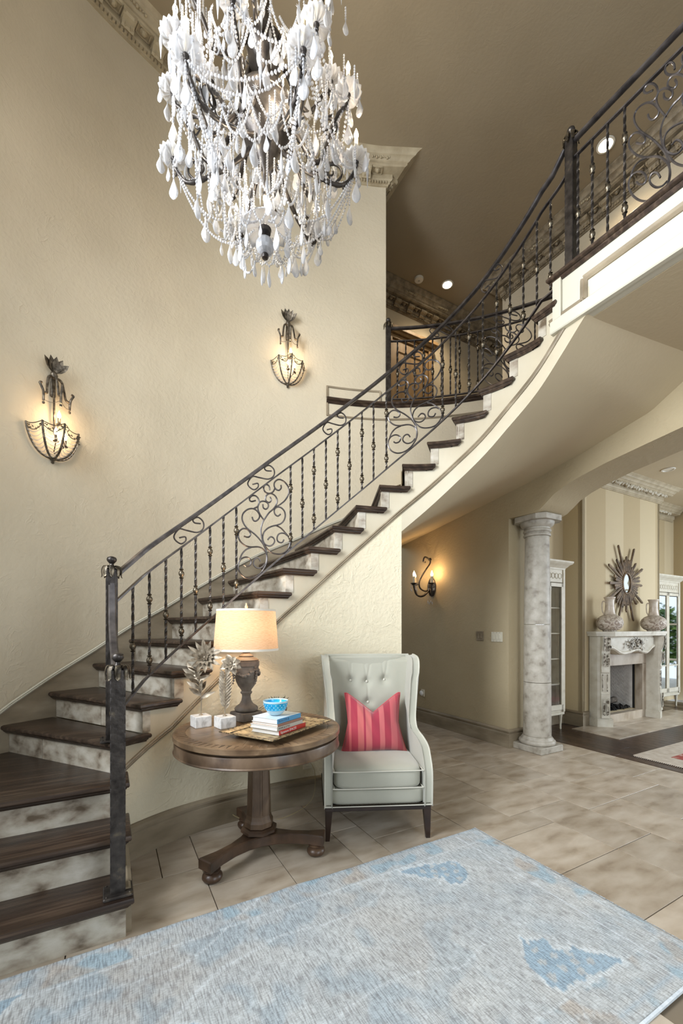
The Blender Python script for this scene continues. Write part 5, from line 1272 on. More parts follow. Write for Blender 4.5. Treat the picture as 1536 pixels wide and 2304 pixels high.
# ================================================================ marble blocks with metal flowers
M['marble'] = pmat('white_marble', [(0.35, (0.50, 0.49, 0.47)), (0.5, (0.76, 0.75, 0.73)), (0.7, (0.84, 0.83, 0.81))], scale=12, detail=6, dist=1.8, rough=.3)
M['pewter'] = pmat('pewter_leaf', [(0.3, (0.16, 0.125, 0.085)), (0.6, (0.36, 0.30, 0.22)), (0.8, (0.58, 0.52, 0.42))], scale=40, rough=.42, metal=.35)
def flower(cx_, cy_, lab, kind):
    c = Vector((cx_, cy_, TZ)); f = thing('flower_sculpture', lab, 'sculpture', c, radians(38 if kind == 0 else 40), local=True)
    mb = MB(); mb.cbox((0, 0, .0335), (.098, .098, .067), .003); mb.build('marble_base', 'marble', f)
    zl = .067
    if kind == 0: P_ = crom([(0, 0, zl), (.002, .0, .17), (-.018, .01, .25), (-.045, .03, .30), (-.03, .02, .36), (.03, -.02, .415)], 6)
    else: P_ = crom([(0, 0, zl), (0, 0, .18), (0, 0, .27), (.012, -.005, .34), (.04, -.02, .38)], 6)
    iR = Matrix.Rotation(-radians(38), 3, 'Z'); P_ = [iR @ Vector(p) for p in P_]
    mb = MB(); mb.tube(P_, .003, 6); mb.lathe([(.013, zl), (.012, zl+.004), (.005, zl+.008)], 12); mb.build('stem', 'pewter', f, 60)
    rg = random.Random(kind+5)
    if kind == 0:
        for i in range(16):
            p = P_[6+i % 16] if 6+i < len(P_) else P_[-8]; an = i*2.4; d = iR @ Vector((cos(an)*.9, -.3+.3*sin(an), .55))
            MB().leaf(p, d, iR @ Vector((-.2, -1, .3)), .085, .030, .4*(-1)**i, 4).build('leaf', 'pewter', f, 60)
    else:
        for i in range(22):
            z = .11+i*.0095; d = iR @ Vector((((-1)**i)*.62, -.1, .75)); w = .045+.020*sin(pi*i/22)
            MB().leaf(Vector((0, 0, z)), d, iR @ Vector((0, -1, 0)), w, .016, .25, 3).build('leaf', 'pewter', f, 60)
    hc = P_[-1]; nrm = (iR @ Vector((.15, -.85, .35))).normalized(); u_ = nrm.orthogonal().normalized(); v_ = nrm.cross(u_)
    layers = ((14, .105, .028, .12), (12, .075, .026, .35), (8, .04, .016, .7)) if kind == 0 else ((8, .065, .040, .1), (7, .05, .032, .5), (5, .03, .022, 1.0))
    for n_, L_, w_, lift in layers:
        for i in range(n_):
            an = 2*pi*i/n_+lift*3; d = u_*cos(an)+v_*sin(an)+nrm*lift
            MB().leaf(hc, d, nrm, L_*rg.uniform(.85, 1.15), w_, -.25 if kind == 0 else .3, 4).build('petal', 'pewter', f, 60)
    mb = MB(); mb.ball(hc+nrm*.006, .011, 8, 6)
    for i in range(9): an = i*.7; mb.ball(hc+(u_*cos(an)+v_*sin(an))*.012+nrm*.010, .004, 5, 4)
    mb.build('seed_head', 'pewter', f, 60)
Yb = CAMH-TZ
def ontable(px, py): Y = Yb*FPX/(py-HY); return ((px-768)/FPX*Y, Y)
flower(*ontable(452, 1634), 'taller pewter flower with spiky daisy head on a white marble block at the table edge', 0)
flower(*ontable(506, 1636), 'pewter flower with straight feathered stem on a white marble block next to the lamp', 1)
# ================================================================ tray, books, bowl, plant pot
M['tray'] = pmat('gilt_tray', [(0.35, (0.14, 0.10, 0.06)), (0.5, (0.42, 0.32, 0.18)), (0.7, (0.60, 0.48, 0.28))], scale=30, rough=.4, metal=.3, bump=.3, bscale=80)
M['tray_edge'] = pmat('tray_edge', [(0.4, (0.05, 0.04, 0.03)), (0.55, (0.38, 0.28, 0.15))], scale=60, rough=.4, metal=.4)
tc0, tc1, tc2 = ontable(505, 1644), ontable(612, 1668), ontable(743, 1622)
# outer corners stand a little above the table, so solve with the rim height
def onz(px, py, z): Y = (CAMH-z)*FPX/(py-HY); return Vector(((px-768)/FPX*Y, Y, z))
zr = TZ+.030
q0, q1, q2 = onz(504, 1644, zr), onz(612, 1668, zr), onz(744, 1621, zr)
vx = (q2-q1); vy = (q0-q1); vy = vy-vx*(vy.dot(vx)/vx.dot(vx)); tw, td = vx.length, max(.27, vy.length)
trc = q1+vx/2+vy.normalized()*td/2; trz = atan2(vx.y, vx.x)
tray = thing('serving_tray', 'gilded rectangular tray with upturned dark edges on the round table', 'tray', (trc.x, trc.y, TZ), trz, local=True)
mb = MB(); mb.cbox((0, 0, .004), (tw*.70, td*.62, .006), .002); mb.build('tray_base', 'tray', tray)
def ringq(w0, d0, z0, w1, d1, z1, th, nm, mt):
    mb = MB(); A = [(-w0, -d0, z0), (w0, -d0, z0), (w0, d0, z0), (-w0, d0, z0)]; B = [(-w1, -d1, z1), (w1, -d1, z1), (w1, d1, z1), (-w1, d1, z1)]
    vs = A+B+[(x, y, z+th) for x, y, z in A]+[(x, y, z+th) for x, y, z in B]; fs = []
    for i in range(4): j = (i+1) % 4; fs += [(i, j, 4+j, 4+i), (8+i, 8+j, 12+j, 12+i), (4+i, 4+j, 12+j, 12+i), (i, j, 8+j, 8+i)]
    mb.add(vs, fs); mb.build(nm, mt, tray)
ringq(tw*.345, td*.30, .003, tw*.42, td*.40, .016, .004, 'tray_slope', 'tray')
ringq(tw*.42, td*.40, .016, tw*.5, td*.5, .028, .004, 'tray_rim', 'tray')
mb = MB(); mb.tube([(-tw/2, -td/2, .031), (tw/2, -td/2, .031), (tw/2, td/2, .031), (-tw/2, td/2, .031)], .0035, 5, closed=True); mb.tube([(-tw*.42, -td*.4, .021), (tw*.42, -td*.4, .021), (tw*.42, td*.4, .021), (-tw*.42, td*.4, .021)], .003, 5, closed=True); mb.build('tray_beading', 'tray_edge', tray)
def txt(body, size, mat, parent, mtx, ext=.0003, sx=1.0):
    cu = bpy.data.curves.new('lettering', 'FONT'); cu.body = body; cu.size = size; cu.extrude = ext; cu.align_x = 'LEFT'; cu.align_y = 'CENTER'
    o = bpy.data.objects.new('tmp', cu); COL.objects.link(o); dg = bpy.context.evaluated_depsgraph_get(); me = bpy.data.meshes.new_from_object(o.evaluated_get(dg)); bpy.data.objects.remove(o)
    me.materials.clear(); me.materials.append(M[mat]); return link('lettering', me, parent, mtx=mtx @ Matrix.Diagonal((sx, 1, 1, 1)))
M['page'] = pmat('book_pages', [(0.4, (0.62, 0.60, 0.56)), (0.6, (0.80, 0.79, 0.76))], scale=2, stretch=(1, 1, 160), rough=.8)
M['ink_white'] = flat('ink_white', (.82, .86, .88), .5); M['ink_navy'] = flat('ink_navy', (.03, .09, .20), .5); M['ink_black'] = flat('ink_black', (.03, .03, .03), .5)
bz = TZ+.008
p_near = onz(628, 1656, bz)                               # corner of the lowest book nearest the camera
rbk = trz
X_ = Vector((cos(rbk), sin(rbk), 0)); Y_ = Vector((-sin(rbk), cos(rbk), 0))
books = [
 ('lowest book of the stack with a red spine and white cover title', .245, .200, .026, (.50, .035, .03), (.60, .58, .55), 'Signature SPACES', 'ink_white', (0.0, 0.0)),
 ('book with a grey speckled spine just above the red book', .232, .196, .020, (.42, .40, .36), (.70, .70, .68), 'HOME & STYLE', 'ink_black', (-.012, .004)),
 ('thin brown book third from the bottom of the stack', .228, .190, .014, (.26, .13, .09), (.50, .36, .27), '', 'ink_black', (-.004, .006)),
 ('topmost book of the stack with a blue spine under the glass bowl', .215, .182, .026, (.06, .26, .48), (.62, .72, .80), 'BEAUTIFUL', 'ink_navy', (-.004, .010))]
z = bz+.001
for i, (lab, w, d, h, sc_, cc_, tt, ink, off) in enumerate(books):
    c = p_near+X_*(off[0])+Y_*off[1]; bk = thing('book', lab, 'book', (c.x, c.y, z), rbk, 'books stacked on the tray', local=True)
    ms_ = flat('book_spine_%d' % i, sc_, .35); mc_ = flat('book_cover_%d' % i, cc_, .3)
    mb = MB(); mb.cbox((w/2, .0015, h/2), (w, .003, h), .0008); mb.build('spine', ms_, bk)
    mb = MB(); mb.cbox((w/2, d/2+.001, .0012), (w, d, .0024), .0006); mb.cbox((w/2, d/2+.001, h-.0012), (w, d, .0024), .0006); mb.build('cover', mc_ if i != 0 else mc_, bk)
    mb = MB(); mb.box((w/2, d/2, h/2), (w-.008, d-.008, h-.0052)); mb.build('pages', 'page', bk)
    if tt:
        m4 = Matrix.Translation((.010, -.0004, h/2)) @ Matrix.Rotation(pi/2, 4, 'X')
        txt(tt, h*.72, ink, bk, m4, sx=1.05)
        if i in (0, 3): txt('HOME', h*.36, ink, bk, Matrix.Translation((w*.68, -.0004, h/2)) @ Matrix.Rotation(pi/2, 4, 'X')) if False else None
    z += h+.0004
M['bowl'] = glassm('bowl_glass', (.80, .93, .97), .28, 1.0)
m, nt, bs_ = new_mat('frosted_bowl'); bs_.inputs['Base Color'].default_value = (.62, .85, .92, 1); bs_.inputs['Roughness'].default_value = .25; bs_.inputs['Transmission Weight'].default_value = .35; M['bowl'] = m
M['bowl_in'] = pmat('bowl_blue', [(.45, (.01, .32, .62)), (.6, (.03, .45, .75))], scale=12, rough=.15)
bc = p_near+X_*.085+Y_*.095; bowl = thing('glass_bowl', 'small frosted bowl with bright blue inside on top of the book stack', 'bowl', (bc.x, bc.y, z), 0, local=True)
mb = MB(); mb.lathe([(.001, 0), (.022, .001), (.030, .004), (.048, .020), (.0555, .032)], 36, cap=False); mb.lathe([(.0695, .073), (.0715, .080), (.0700, .085), (.067, .083), (.0660, .078)], 36, cap=False); mb.build('outer_wall', 'bowl', bowl, 60)
mb = MB(); mb.lathe([(.001, .018), (.020, .020), (.046, .036), (.058, .052), (.0655, .0775)], 36, cap=False); mb.lathe([(.0555, .032), (.0630, .047), (.0695, .073)], 36, cap=False); mb.build('blue_lining', 'bowl_in', bowl, 60)
mb = MB()
for r_ in range(3):
    for k in range(18):
        a = 2*pi*(k+.5*r_)/18; rr_ = (.0598, .0655, .0690)[r_]; mb.ball((rr_*cos(a), rr_*sin(a), .040+.012*r_), .0020, 6, 4)
mb.build('dots', flat('bowl_dots', (.75, .93, .98), .2), bowl, kind='stuff')
# spiky little succulent pot behind the bowl
sp_ = onz(620, 1604, TZ+.03); sp_ = Vector((-.44, 2.86, 0))
pot = thing('succulent_pot', 'small grey pot of spiky succulents behind the blue bowl', 'plant', (sp_.x, sp_.y, TZ), 0, local=True)
mb = MB(); mb.lathe([(.045, 0), (.062, .012), (.070, .045), (.066, .080), (.058, .088), (.052, .080)], 24); mb.build('pot', 'urn', pot, 60)
M['succ'] = pmat('succulent', [(.35, (.08, .10, .07)), (.55, (.22, .22, .16)), (.7, (.38, .28, .22))], scale=30, rough=.5)
rg = random.Random(14)
for i in range(34):
    a = rg.uniform(0, 2*pi); r_ = rg.uniform(.0, .05); MB().leaf((r_*cos(a)*1.1, r_*sin(a), .080), (cos(a)*1.2, sin(a), rg.uniform(.5, 1.8)), (0, 0, 1), rg.uniform(.035, .055), .014, rg.uniform(-.3, .1), 3).build('succulent_leaf', 'succ', pot, 60)
# ================================================================ wing armchair
m = pmat('velvet_celadon', [(0.3, (0.35, 0.345, 0.28)), (0.7, (0.42, 0.415, 0.345))], scale=3, rough=.85, bump=.25, bscale=260, bdist=.002); m.node_tree.nodes['Principled BSDF'].inputs['Sheen Weight'].default_value = .5; M['velvet'] = m
M['piping'] = flat('piping', (.58, .56, .48), .7); M['leg_dark'] = pmat('leg_dark', [(.3, (.012, .007, .005)), (.7, (.035, .018, .012))], scale=10, rough=.28)
M['nail'] = flat('nail_bronze', (.06, .05, .035), .35, .9)
ch = thing('wing_armchair', 'pale celadon velvet wing armchair with tufted back, nailhead trim and dark tapered legs', 'armchair', (.236, 2.655, 0), radians(4.0), local=True)
HWd = .345                                                # half width
for sx in (-1, 1):
    for y, ln in ((.035, 0), (.60, .04)):
        mb = MB(); vs = []
        for z, h_, dx, dy in ((0, .013, .008 if y < .1 else 0, 0), (.215, .024, 0, 0)):
            for (i, j) in ((-1,-1), (1,-1), (1,1), (-1,1)): vs.append((sx*(HWd-.030)+i*h_+sx*dx, y+j*h_+(ln if z == 0 else 0), z))
        mb.add(vs, [(3,2,1,0), (4,5,6,7), (0,1,5,4), (1,2,6,5), (2,3,7,6), (3,0,4,7)]); mb.build('leg', 'leg_dark', ch)
mb = MB(); mb.cbox((0, .325, .205), (2*HWd-.012, .63, .030), .003); mb.build('base_rail', 'leg_dark', ch)
def rbox(c, d, r, n=6, puff=0.0, name='x'):
    """rounded box with slightly domed faces (superellipsoid)"""
    mb = MB(); N_ = 28; Mv = 18; e = .28
    def sg(v, p): return (1 if v >= 0 else -1)*abs(v)**p
    def f(u, v):
        th = 2*pi*u; ph = -pi/2+pi*v
        x = sg(cos(ph), e)*sg(cos(th), e); y = sg(cos(ph), e)*sg(sin(th), e); z_ = sg(sin(ph), e)
        k = 1+puff*(1-min(1, (abs(x)**3+abs(y)**3)/2))*(1 if z_ > 0 else .3)
        return (c[0]+x*d[0]/2, c[1]+y*d[1]/2, c[2]+z_*d[2]/2*k)
    mb.grid(f, N_*2, Mv, wrapu=True); return mb
rbox((0, .33, .275), (2*HWd-.03, .64, .115), .02).build('seat_frame', 'velvet', ch, 60)
# side panels: wing and arm in one outline
side = [(.0, .225), (-.006, .36), (.0, .45), (.045, .525), (.085, .57), (.165, .615), (.245, .650), (.300, .70), (.318, .76), (.325, .88), (.335, .99), (.350, 1.085), (.385, 1.125), (.45, 1.138), (.56, 1.143), (.605, 1.13), (.60, .9), (.60, .6), (.60, .225)]
sdp = crom([Vector((a_, b_, 0)) for a_, b_ in side[:16]], 3)
sdp = [(p.x, p.y) for p in sdp]+[(.60, .9), (.60, .6), (.60, .225)]
def flare(y, z, sx):                                      # outward lean of the wing
    k_ = (1.13-z)/.47 if z > .66 else max(0, (z-.55)/.11)
    k_ = max(0, min(1, k_)); return sx*(HWd+.008*(z > 1)-.036*k_*min(1, max(0, (y-.06)/.14)))
for sx in (-1, 1):
    mb = MB(); n = len(sdp); th = .052
    c0 = Vector((sum(p[0] for p in sdp)/n, sum(p[1] for p in sdp)/n))
    rows_ = []
    for off, sh in ((0, .010), (.006, .002), (.016, 0), (th-.016, 0), (th-.006, .002), (th, .010)):
        pl = offset_poly(sdp, sh); rows_.append([(flare(y, z_, sx)-sx*off, y, z_) for y, z_ in pl])
    vs = sum(rows_, []); fs = [tuple(range(n)), tuple(5*n+i for i in range(n-1, -1, -1))]
    for r in range(5):
        for i in range(n): j = (i+1) % n; fs.append((r*n+i, r*n+j, (r+1)*n+j, (r+1)*n+i))
    mb.add(vs, fs); mb.build('wing_and_arm', 'velvet', ch, 50)
    pl = [Vector((flare(y, z_, sx)-sx*.003, y-.003, z_+.001)) for y, z_ in sdp[:48]]
    MB().tube(pl, .0035, 6).build('piping', 'piping', ch, 60)
    pl = [Vector((flare(y, z_, sx)-sx*(th-.002), y-.003, z_+.001)) for y, z_ in sdp[:48]]
    MB().tube(pl, .003, 6).build('piping', 'piping', ch, 60)
# tufted inner back
btn = [(-.125, .955), (.0, .945), (.135, .965), (-.07, .80), (.005, .80), (.09, .80)]
btn = [(-.130, .950), (-.005, .942), (.130, .955), (.0, .790)]
def backf(u, v):
    x = (u-.5)*2*(HWd-.045); z_ = .40+.728*v; y = .50+.085*(v)-.045*(abs(u-.5)*2)**3*1.6
    y -= .045*sin(pi*min(1, v*.95+.05))*(1-(abs(u-.5)*2)**2)
    for bx, bz_ in btn: d2 = (x-bx)**2+(z_-bz_)**2; y += .030*math.exp(-d2/.0011)
    for bx, bz_ in btn[:3]:                               # pleats rising from each button
        if z_ > bz_: y += .008*math.exp(-((x-bx-(.20*(z_-bz_)*(1 if bx > -.01 else .3)))/.009)**2)*(1-(z_-bz_)/.22) if z_-bz_ < .2 else 0; y += .006*math.exp(-((x-bx+(.12*(z_-bz_)))/.009)**2)*max(0, 1-(z_-bz_)/.2)
    y += .006*math.exp(-(x/.008)**2)*(1 if .79 < z_ < .94 else 0)
    if v > .965: y += (v-.965)*1.3
    return (x, y, z_)
mb = MB(); mb.grid(backf, 110, 96); mb.build('back_cushion', 'velvet', ch, 180)
mb = MB(); mb.cbox((0, .595, .68), (2*HWd-.02, .05, .915), .015); mb.build('outer_back', 'velvet', ch, 40)
rt = MB(); rt.tube([Vector((x, .60-.01*(abs(x)/HWd)**2, 1.137)) for x in arc(-HWd+.02, HWd-.02, 10)], .014, 8); rt.build('top_roll', 'velvet', ch, 60)
for bx, bz_ in btn:
    p = backf(.5+bx/(2*(HWd-.045)), (bz_-.40)/.728); mb = MB(); mb.ball((p[0], p[1]-.004, p[2]), .010, 10, 6, (1, .6, 1)); mb.build('button', 'piping', ch, 60)
rbox((0, .275, .395), (2*HWd-.115, .56, .140), .03, puff=.28).build('seat_cushion', 'velvet', ch, 180)
cw_, cd_ = HWd-.062, .0
for zz in (.445, .338):
    MB().tube(crom([(-cw_-.002, .25, zz), (-cw_, .03, zz), (-cw_+.02, -.004, zz), (0, -.008, zz), (cw_-.02, -.004, zz), (cw_, .03, zz), (cw_+.002, .25, zz)], 5), .004, 6).build('piping', 'piping', ch, 60)
mb = MB()
for i in range(66):
    x = -HWd+.008+i*(2*HWd-.016)/65; mb.ball((x, .0005, .236), .0052, 6, 4, (1, .6, 1))
for sx in (-1, 1):
    for i in range(52): mb.ball((sx*(HWd+.004), .012+i*.0112, .236), .0052, 5, 3, (.6, 1, 1))
mb.build('nailheads', 'nail', ch, kind='stuff')
MB().tube([(-HWd, -.001, .225), (HWd, -.001, .225)], .0035, 6).build('piping', 'piping', ch, 60)
# ---- striped cushion
m, nt, bs_ = new_mat('striped_cushion'); N = nt.nodes; L = nt.links
tc = N.new('ShaderNodeTexCoord'); sx_ = N.new('ShaderNodeSeparateXYZ'); L.new(tc.outputs['Object'], sx_.inputs[0])
mr = N.new('ShaderNodeMapRange'); mr.inputs['From Min'].default_value = -.225; mr.inputs['From Max'].default_value = .225; L.new(sx_.outputs['X'], mr.inputs['Value'])
cr = N.new('ShaderNodeValToRGB'); cr.color_ramp.interpolation = 'CONSTANT'; L.new(mr.outputs[0], cr.inputs[0])
stp = [(0, (0.368, 0.029, 0.044)), (.10, (0.496, 0.094, 0.096)), (.135, (0.336, 0.022, 0.048)), (.235, (0.480, 0.108, 0.104)), (.33, (0.304, 0.018, 0.048)), (.36, (0.480, 0.115, 0.112)), (.455, (0.304, 0.018, 0.044)), (.58, (0.448, 0.101, 0.104)), (.66, (0.288, 0.018, 0.040)), (.76, (0.416, 0.079, 0.088)), (.86, (0.352, 0.029, 0.048)), (.95, (0.464, 0.094, 0.096))]
el = cr.color_ramp.elements; el[0].position = 0; el[0].color = c4(stp[0][1]); el[1].position = stp[1][0]; el[1].color = c4(stp[1][1])
for p_, c_ in stp[2:]: e_ = el.new(p_); e_.color = c4(c_)
L.new(cr.outputs[0], bs_.inputs['Base Color']); bs_.inputs['Roughness'].default_value = .8; bs_.inputs['Sheen Weight'].default_value = .5; M['cushion'] = m
Rc = Matrix.Translation((.0, .0, .0))
cu = thing('throw_pillow', 'pink and coral striped throw pillow with a dented top leaning in the armchair', 'pillow', (.232, 2.985, .462), radians(3), local=True)
tilt = Matrix.Translation((0, 0, .0)) @ Matrix.Rotation(radians(-14), 4, 'X')
def pil(sgn):
    def f(u, v):
        x = (u-.5)*2; y = (v-.5)*2
        ex = .205+.030*(y < 0)*abs(y)-.012*(1-abs(y)) ; px_ = x*(ex-.012*(1-y*y))
        top = .425-.145*max(0, 1-abs(x)/.92)**1.05; z_ = (v)*top+.006*sin(3*x)*(1-v)-.012*(1-x*x)*(1-v)*-1
        e = max(0, (1-x**4)*(1-y**4)); th = .075*e**.55*(1-.25*v)
        th += .004*sin(16*x+5*y)*e*(.4+v)
        return tilt @ Vector((px_, -sgn*th, z_))
    return f
mb = MB(); mb.grid(pil(1), 48, 40); mb.grid(pil(-1), 48, 40); mb.build('pillow_cover', 'cushion', cu, 180)
ed = []
for u, v in [(i/30, 0) for i in range(30)]+[(1, i/30) for i in range(30)]+[(1-i/30, 1) for i in range(30)]+[(0, 1-i/30) for i in range(30)]: ed.append(pil(1)(u, v))
MB().tube(ed, .0035, 5, closed=True).build('pillow_seam', flat('seam_red', (.50, .07, .08), .8), cu, 60)
# ---- outlet and lamp cord behind the table
M['cord'] = flat('gold_cord', (.42, .34, .18), .5)
so = px_on(691, lambda s: G(s), 8, 13); po = G(so); nn_ = Fn(so)
Yo = po.y; out = thing('wall_outlet', 'cream electrical outlet with a plugged-in cord low on the wall behind the table', 'outlet', (po.x, po.y, zat(1713, Yo)), atan2(-nn_.y, -nn_.x)+pi/2, local=True)
mb = MB(); mb.cbox((0, -.003, 0), (.072, .006, .115), .002); mb.build('cover_plate', 'plastic', out)
mb = MB()
for s_ in (-1, 1): mb.cbox((0, -.007, s_*.022), (.030, .004, .030), .002)
mb.build('sockets', 'plastic', out); mb = MB(); mb.cbox((.0, -.020, .022), (.026, .026, .024), .004); mb.build('plug', 'cord', out)
zo = zat(1713, Yo)
cordp = crom([po-nn_*.035+Vector((0,0,zo+.02)), po-nn_*.10+Vector((.02, 0, zo-.06)), Vector((-.22, 3.05, .10)), Vector((-.40, 2.98, .008)), Vector((-.62, 2.92, .008)), Vector((-.80, 2.93, .10)), Vector((-.84, 2.93, .45)), Vector((-.80, 2.90, .62))], 8)
cd_o = thing('lamp_cord', 'thin gold lamp cord hanging behind the table to the wall outlet', 'cord', (po.x, po.y, 0)); MB().tube(cordp, .0022, 5).build('cord', 'cord', cd_o, 60)
# ================================================================ wall sconces on the curved wall
M['sc_metal'] = pmat('aged_silver', [(0.3, (0.035, 0.028, 0.020)), (0.55, (0.12, 0.10, 0.075)), (0.75, (0.30, 0.26, 0.20))], scale=40, rough=.42, metal=.6, bump=.3)
m, nt, b = new_mat('crystal'); b.inputs['Base Color'].default_value = (.93, .95, 1.0, 1); b.inputs['Roughness'].default_value = .06; b.inputs['IOR'].default_value = 1.5
b.inputs['Transmission Weight'].default_value = .80; b.inputs['Specular IOR Level'].default_value = .9
_tl = nt.nodes.new('ShaderNodeBsdfTranslucent'); _tl.inputs[0].default_value = (1, 1, 1, 1); _df = nt.nodes.new('ShaderNodeBsdfDiffuse'); _df.inputs[0].default_value = (.95, .95, .97, 1)
_m1 = nt.nodes.new('ShaderNodeMixShader'); _m1.inputs[0].default_value = .5; nt.links.new(_tl.outputs[0], _m1.inputs[1]); nt.links.new(_df.outputs[0], _m1.inputs[2])
_m2 = nt.nodes.new('ShaderNodeMixShader'); _m2.inputs[0].default_value = .26; nt.links.new(b.outputs[0], _m2.inputs[1]); nt.links.new(_m1.outputs[0], _m2.inputs[2]); nt.links.new(_m2.outputs[0], nt.nodes['Material Output'].inputs[0])
M['crystal'] = m
M['candle'] = flat('candle_sleeve', (.72, .62, .44), .5)
M['flame'] = flat('flame_bulb', (1, .9, .7), .3, emit=(1.0, .80, .52), power=40)
M['flame_s'] = flat('flame_bulb_small', (1, .9, .7), .3, emit=(1.0, .74, .42), power=26)
bead_v = MB().ball((0,0,0), 1.0, 6, 4)
def beads(mb, P, r, step, sc=1.0):
    P = [Vector(p) for p in P]
    acc = 0; d = 0
    for i in range(len(P)-1):
        a, b_ = P[i], P[i+1]; L_ = (b_-a).length
        while acc <= d+L_:
            c = a+(b_-a)*((acc-d)/max(L_, 1e-9)); o = len(mb.v); mb.v += [(c.x+v[0]*r, c.y+v[1]*r, c.z+v[2]*r*sc) for v in bead_v.v]; mb.f += [tuple(q+o for q in f) for f in bead_v.f]; acc += step
        d += L_
def catenary(a, b, sag, n=10): a, b = Vector(a), Vector(b); return [a.lerp(b, i/n)-Vector((0, 0, sag*4*(i/n)*(1-i/n))) for i in range(n+1)]
def flame(par, p, mat='flame', k=1.0): return MB().lathe([(.005*k, 0), (.011*k, .010*k), (.013*k, .020*k), (.009*k, .034*k), (.004*k, .046*k), (.0008, .056*k)], 10, p).build('flame_bulb', mat, par, 60)
def sconce(px, ztop, lab, Hh):
    ph = px_on(px, lambda s: wallpt(s, 0, .10), radians(-70), 0); c = wallpt(ph, 0, .0); inw = (CEN-c); inw.z = 0; inw.normalize()
    ang = atan2(-inw.x, inw.y)+pi                         # local -y faces the room
    s = thing('wall_sconce', lab, 'wall sconce', (c.x, c.y, ztop-Hh), ang, local=True)
    k = Hh/.74
    T = lambda x, y, z: (x*k, y*k, z*k)
    # palmette at the top
    for i, an in enumerate((-52, -26, 0, 26, 52)):
        a = radians(an); MB().leaf(T(.006*i-.012, -.035, .655), (sin(a)*.8, -.15, cos(a)), (0, -1, .2), .105*k, .045*k, -.25, 4).build('plume', 'sc_metal', s, 60)
    mb = MB(); mb.tube([Vector(T(0, -.03, .66)), Vector(T(0, -.035, .20))], .008*k, 8); mb.lathe([(.008*k, .60*k), (.026*k, .63*k), (.020*k, .65*k), (.010*k, .66*k)], 10, T(0, -.032, 0)); mb.cbox(T(0, -.012, .56), T(.035, .022, .16), .004); mb.build('stem', 'sc_metal', s, 60)
    for sx in (-1, 0, 1):
        mb = MB(); P = crom([Vector(T(.0, -.03, .62)), Vector(T(.040*sx, -.05-.02*(sx == 0), .60)), Vector(T(.055*sx, -.06-.03*(sx == 0), .53)), Vector(T(.062*sx, -.07-.035*(sx == 0), .47)), Vector(T(.085*sx, -.075-.06*(sx == 0), .455))], 5); mb.tube(P, .009*k, 6)
        P = crom([Vector(T(.085*sx, -.075-.06*(sx == 0), .40)), Vector(T(.088*sx, -.08-.06*(sx == 0), .46)), Vector(T(.098*sx, -.08-.07*(sx == 0), .49)), Vector(T(.110*sx, -.08-.08*(sx == 0), .515)), Vector(T(.096*sx, -.08-.075*(sx == 0), .522))], 4); mb.tube(P, .008*k, 6)
        mb.ball(T(.085*sx, -.075-.06*(sx == 0), .385), .010*k, 8, 5); mb.build('bracket', 'sc_metal', s, 60)
    for sx in (-1, 1): mb = MB(); beads(mb, catenary(T(.085*sx, -.075, .41), T(0, -.135, .42), .02*k, 8), .003*k, .008*k); mb.build('chain', 'sc_metal', s, 60)
    # crystal basket: half bowl carried on ribs
    R_, zr_, zb = .170, .235, .025
    def rib(an, t):                                       # t 0 top .. 1 bottom
        q = radians(an); r = R_*cos(t*pi/2)**.75; return Vector(T(r*sin(q), -.012-r*cos(q)*.92, zr_-(zr_-zb)*sin(t*pi/2)**1.35+(.015 if abs(an) < 10 else 0)*(1-t)))
    angs_ = (-88, -42, 4, 50, 88)
    for an in angs_: MB().tube([rib(an, t) for t in arc(0, 1, 12)], .0075*k, 6).build('basket_rib', 'sc_metal', s, 60)
    for i in range(len(angs_)-1):
        a0, a1 = angs_[i], angs_[i+1]
        for zo_ in (0, 1):
            P = []
            for j in range(9):
                u = j/8; q = rib(a0+(a1-a0)*u, 0.03+.10*zo_+(.18+.10*zo_)*4*u*(1-u)*.5); P.append(q)
            MB().tube(P, .0032*k, 5).build('basket_swag', 'sc_metal', s, 60)
        mb = MB()
        for j in range(9):
            u = (j+.5)/9; q = rib(a0+(a1-a0)*u, .08+.30*4*u*(1-u)*.5); mb.leaf(q, (cos(j), 0.01, sin(j*2)), (0, -1, 0), .020*k, .010*k, .1, 2)
        mb.build('leaf_trim', 'sc_metal', s, 60)
        for row in range(8):
            mb = MB(); t0 = .22+row*.085
            P = [rib(a0+(a1-a0)*u, min(.98, t0+.10*4*u*(1-u))) for u in arc(0, 1, 9)]; beads(mb, P, .0040*k, .0085*k); mb.build('bead_strand', 'crystal', s, 60)
    MB().lathe([(.020*k, .03*k), (.016*k, .015*k), (.008*k, .008*k), (.012*k, -.002*k), (.004*k, -.010*k)], 10, T(0, -.012, 0)).build('drop_finial', 'sc_metal', s, 60)
    for x, y, z_ in ((.022, -.06, .275), (-.012, -.09, .135), (.055, -.075, .120)):
        cnd = MB().lathe([(.018*k, -.004*k), (.020*k, 0), (.010*k, .004*k), (.010*k, .045*k)], 10, T(x, y, z_)).build('candle_cup', 'sc_metal', s, 60); flame(cnd, T(x, y, z_+.045), 'flame_s', k)
        MB().tube([Vector(T(x, y, z_)), Vector(T(0, -.03, max(.05, z_-.06)))], .004*k, 5).build('candle_arm', 'sc_metal', s, 60)
    Mx = Matrix.Translation((c.x, c.y, ztop-Hh)) @ Matrix.Rotation(ang, 4, 'Z')
    point_light('sconce_glow', Mx @ Vector(T(0.02, -.085, .335)), 1.1, (1, .68, .38), .02)
    point_light('sconce_glow', Mx @ Vector(T(0.02, -.09, .19)), 1.1*.7, (1, .68, .38), .02)
Ys = 3.0
sconce(132, 3.24, 'lower crystal basket wall sconce on the curved wall at the far left', .715)
sconce(651, 4.545, 'upper crystal basket wall sconce on the curved wall beneath the chandelier', .74)
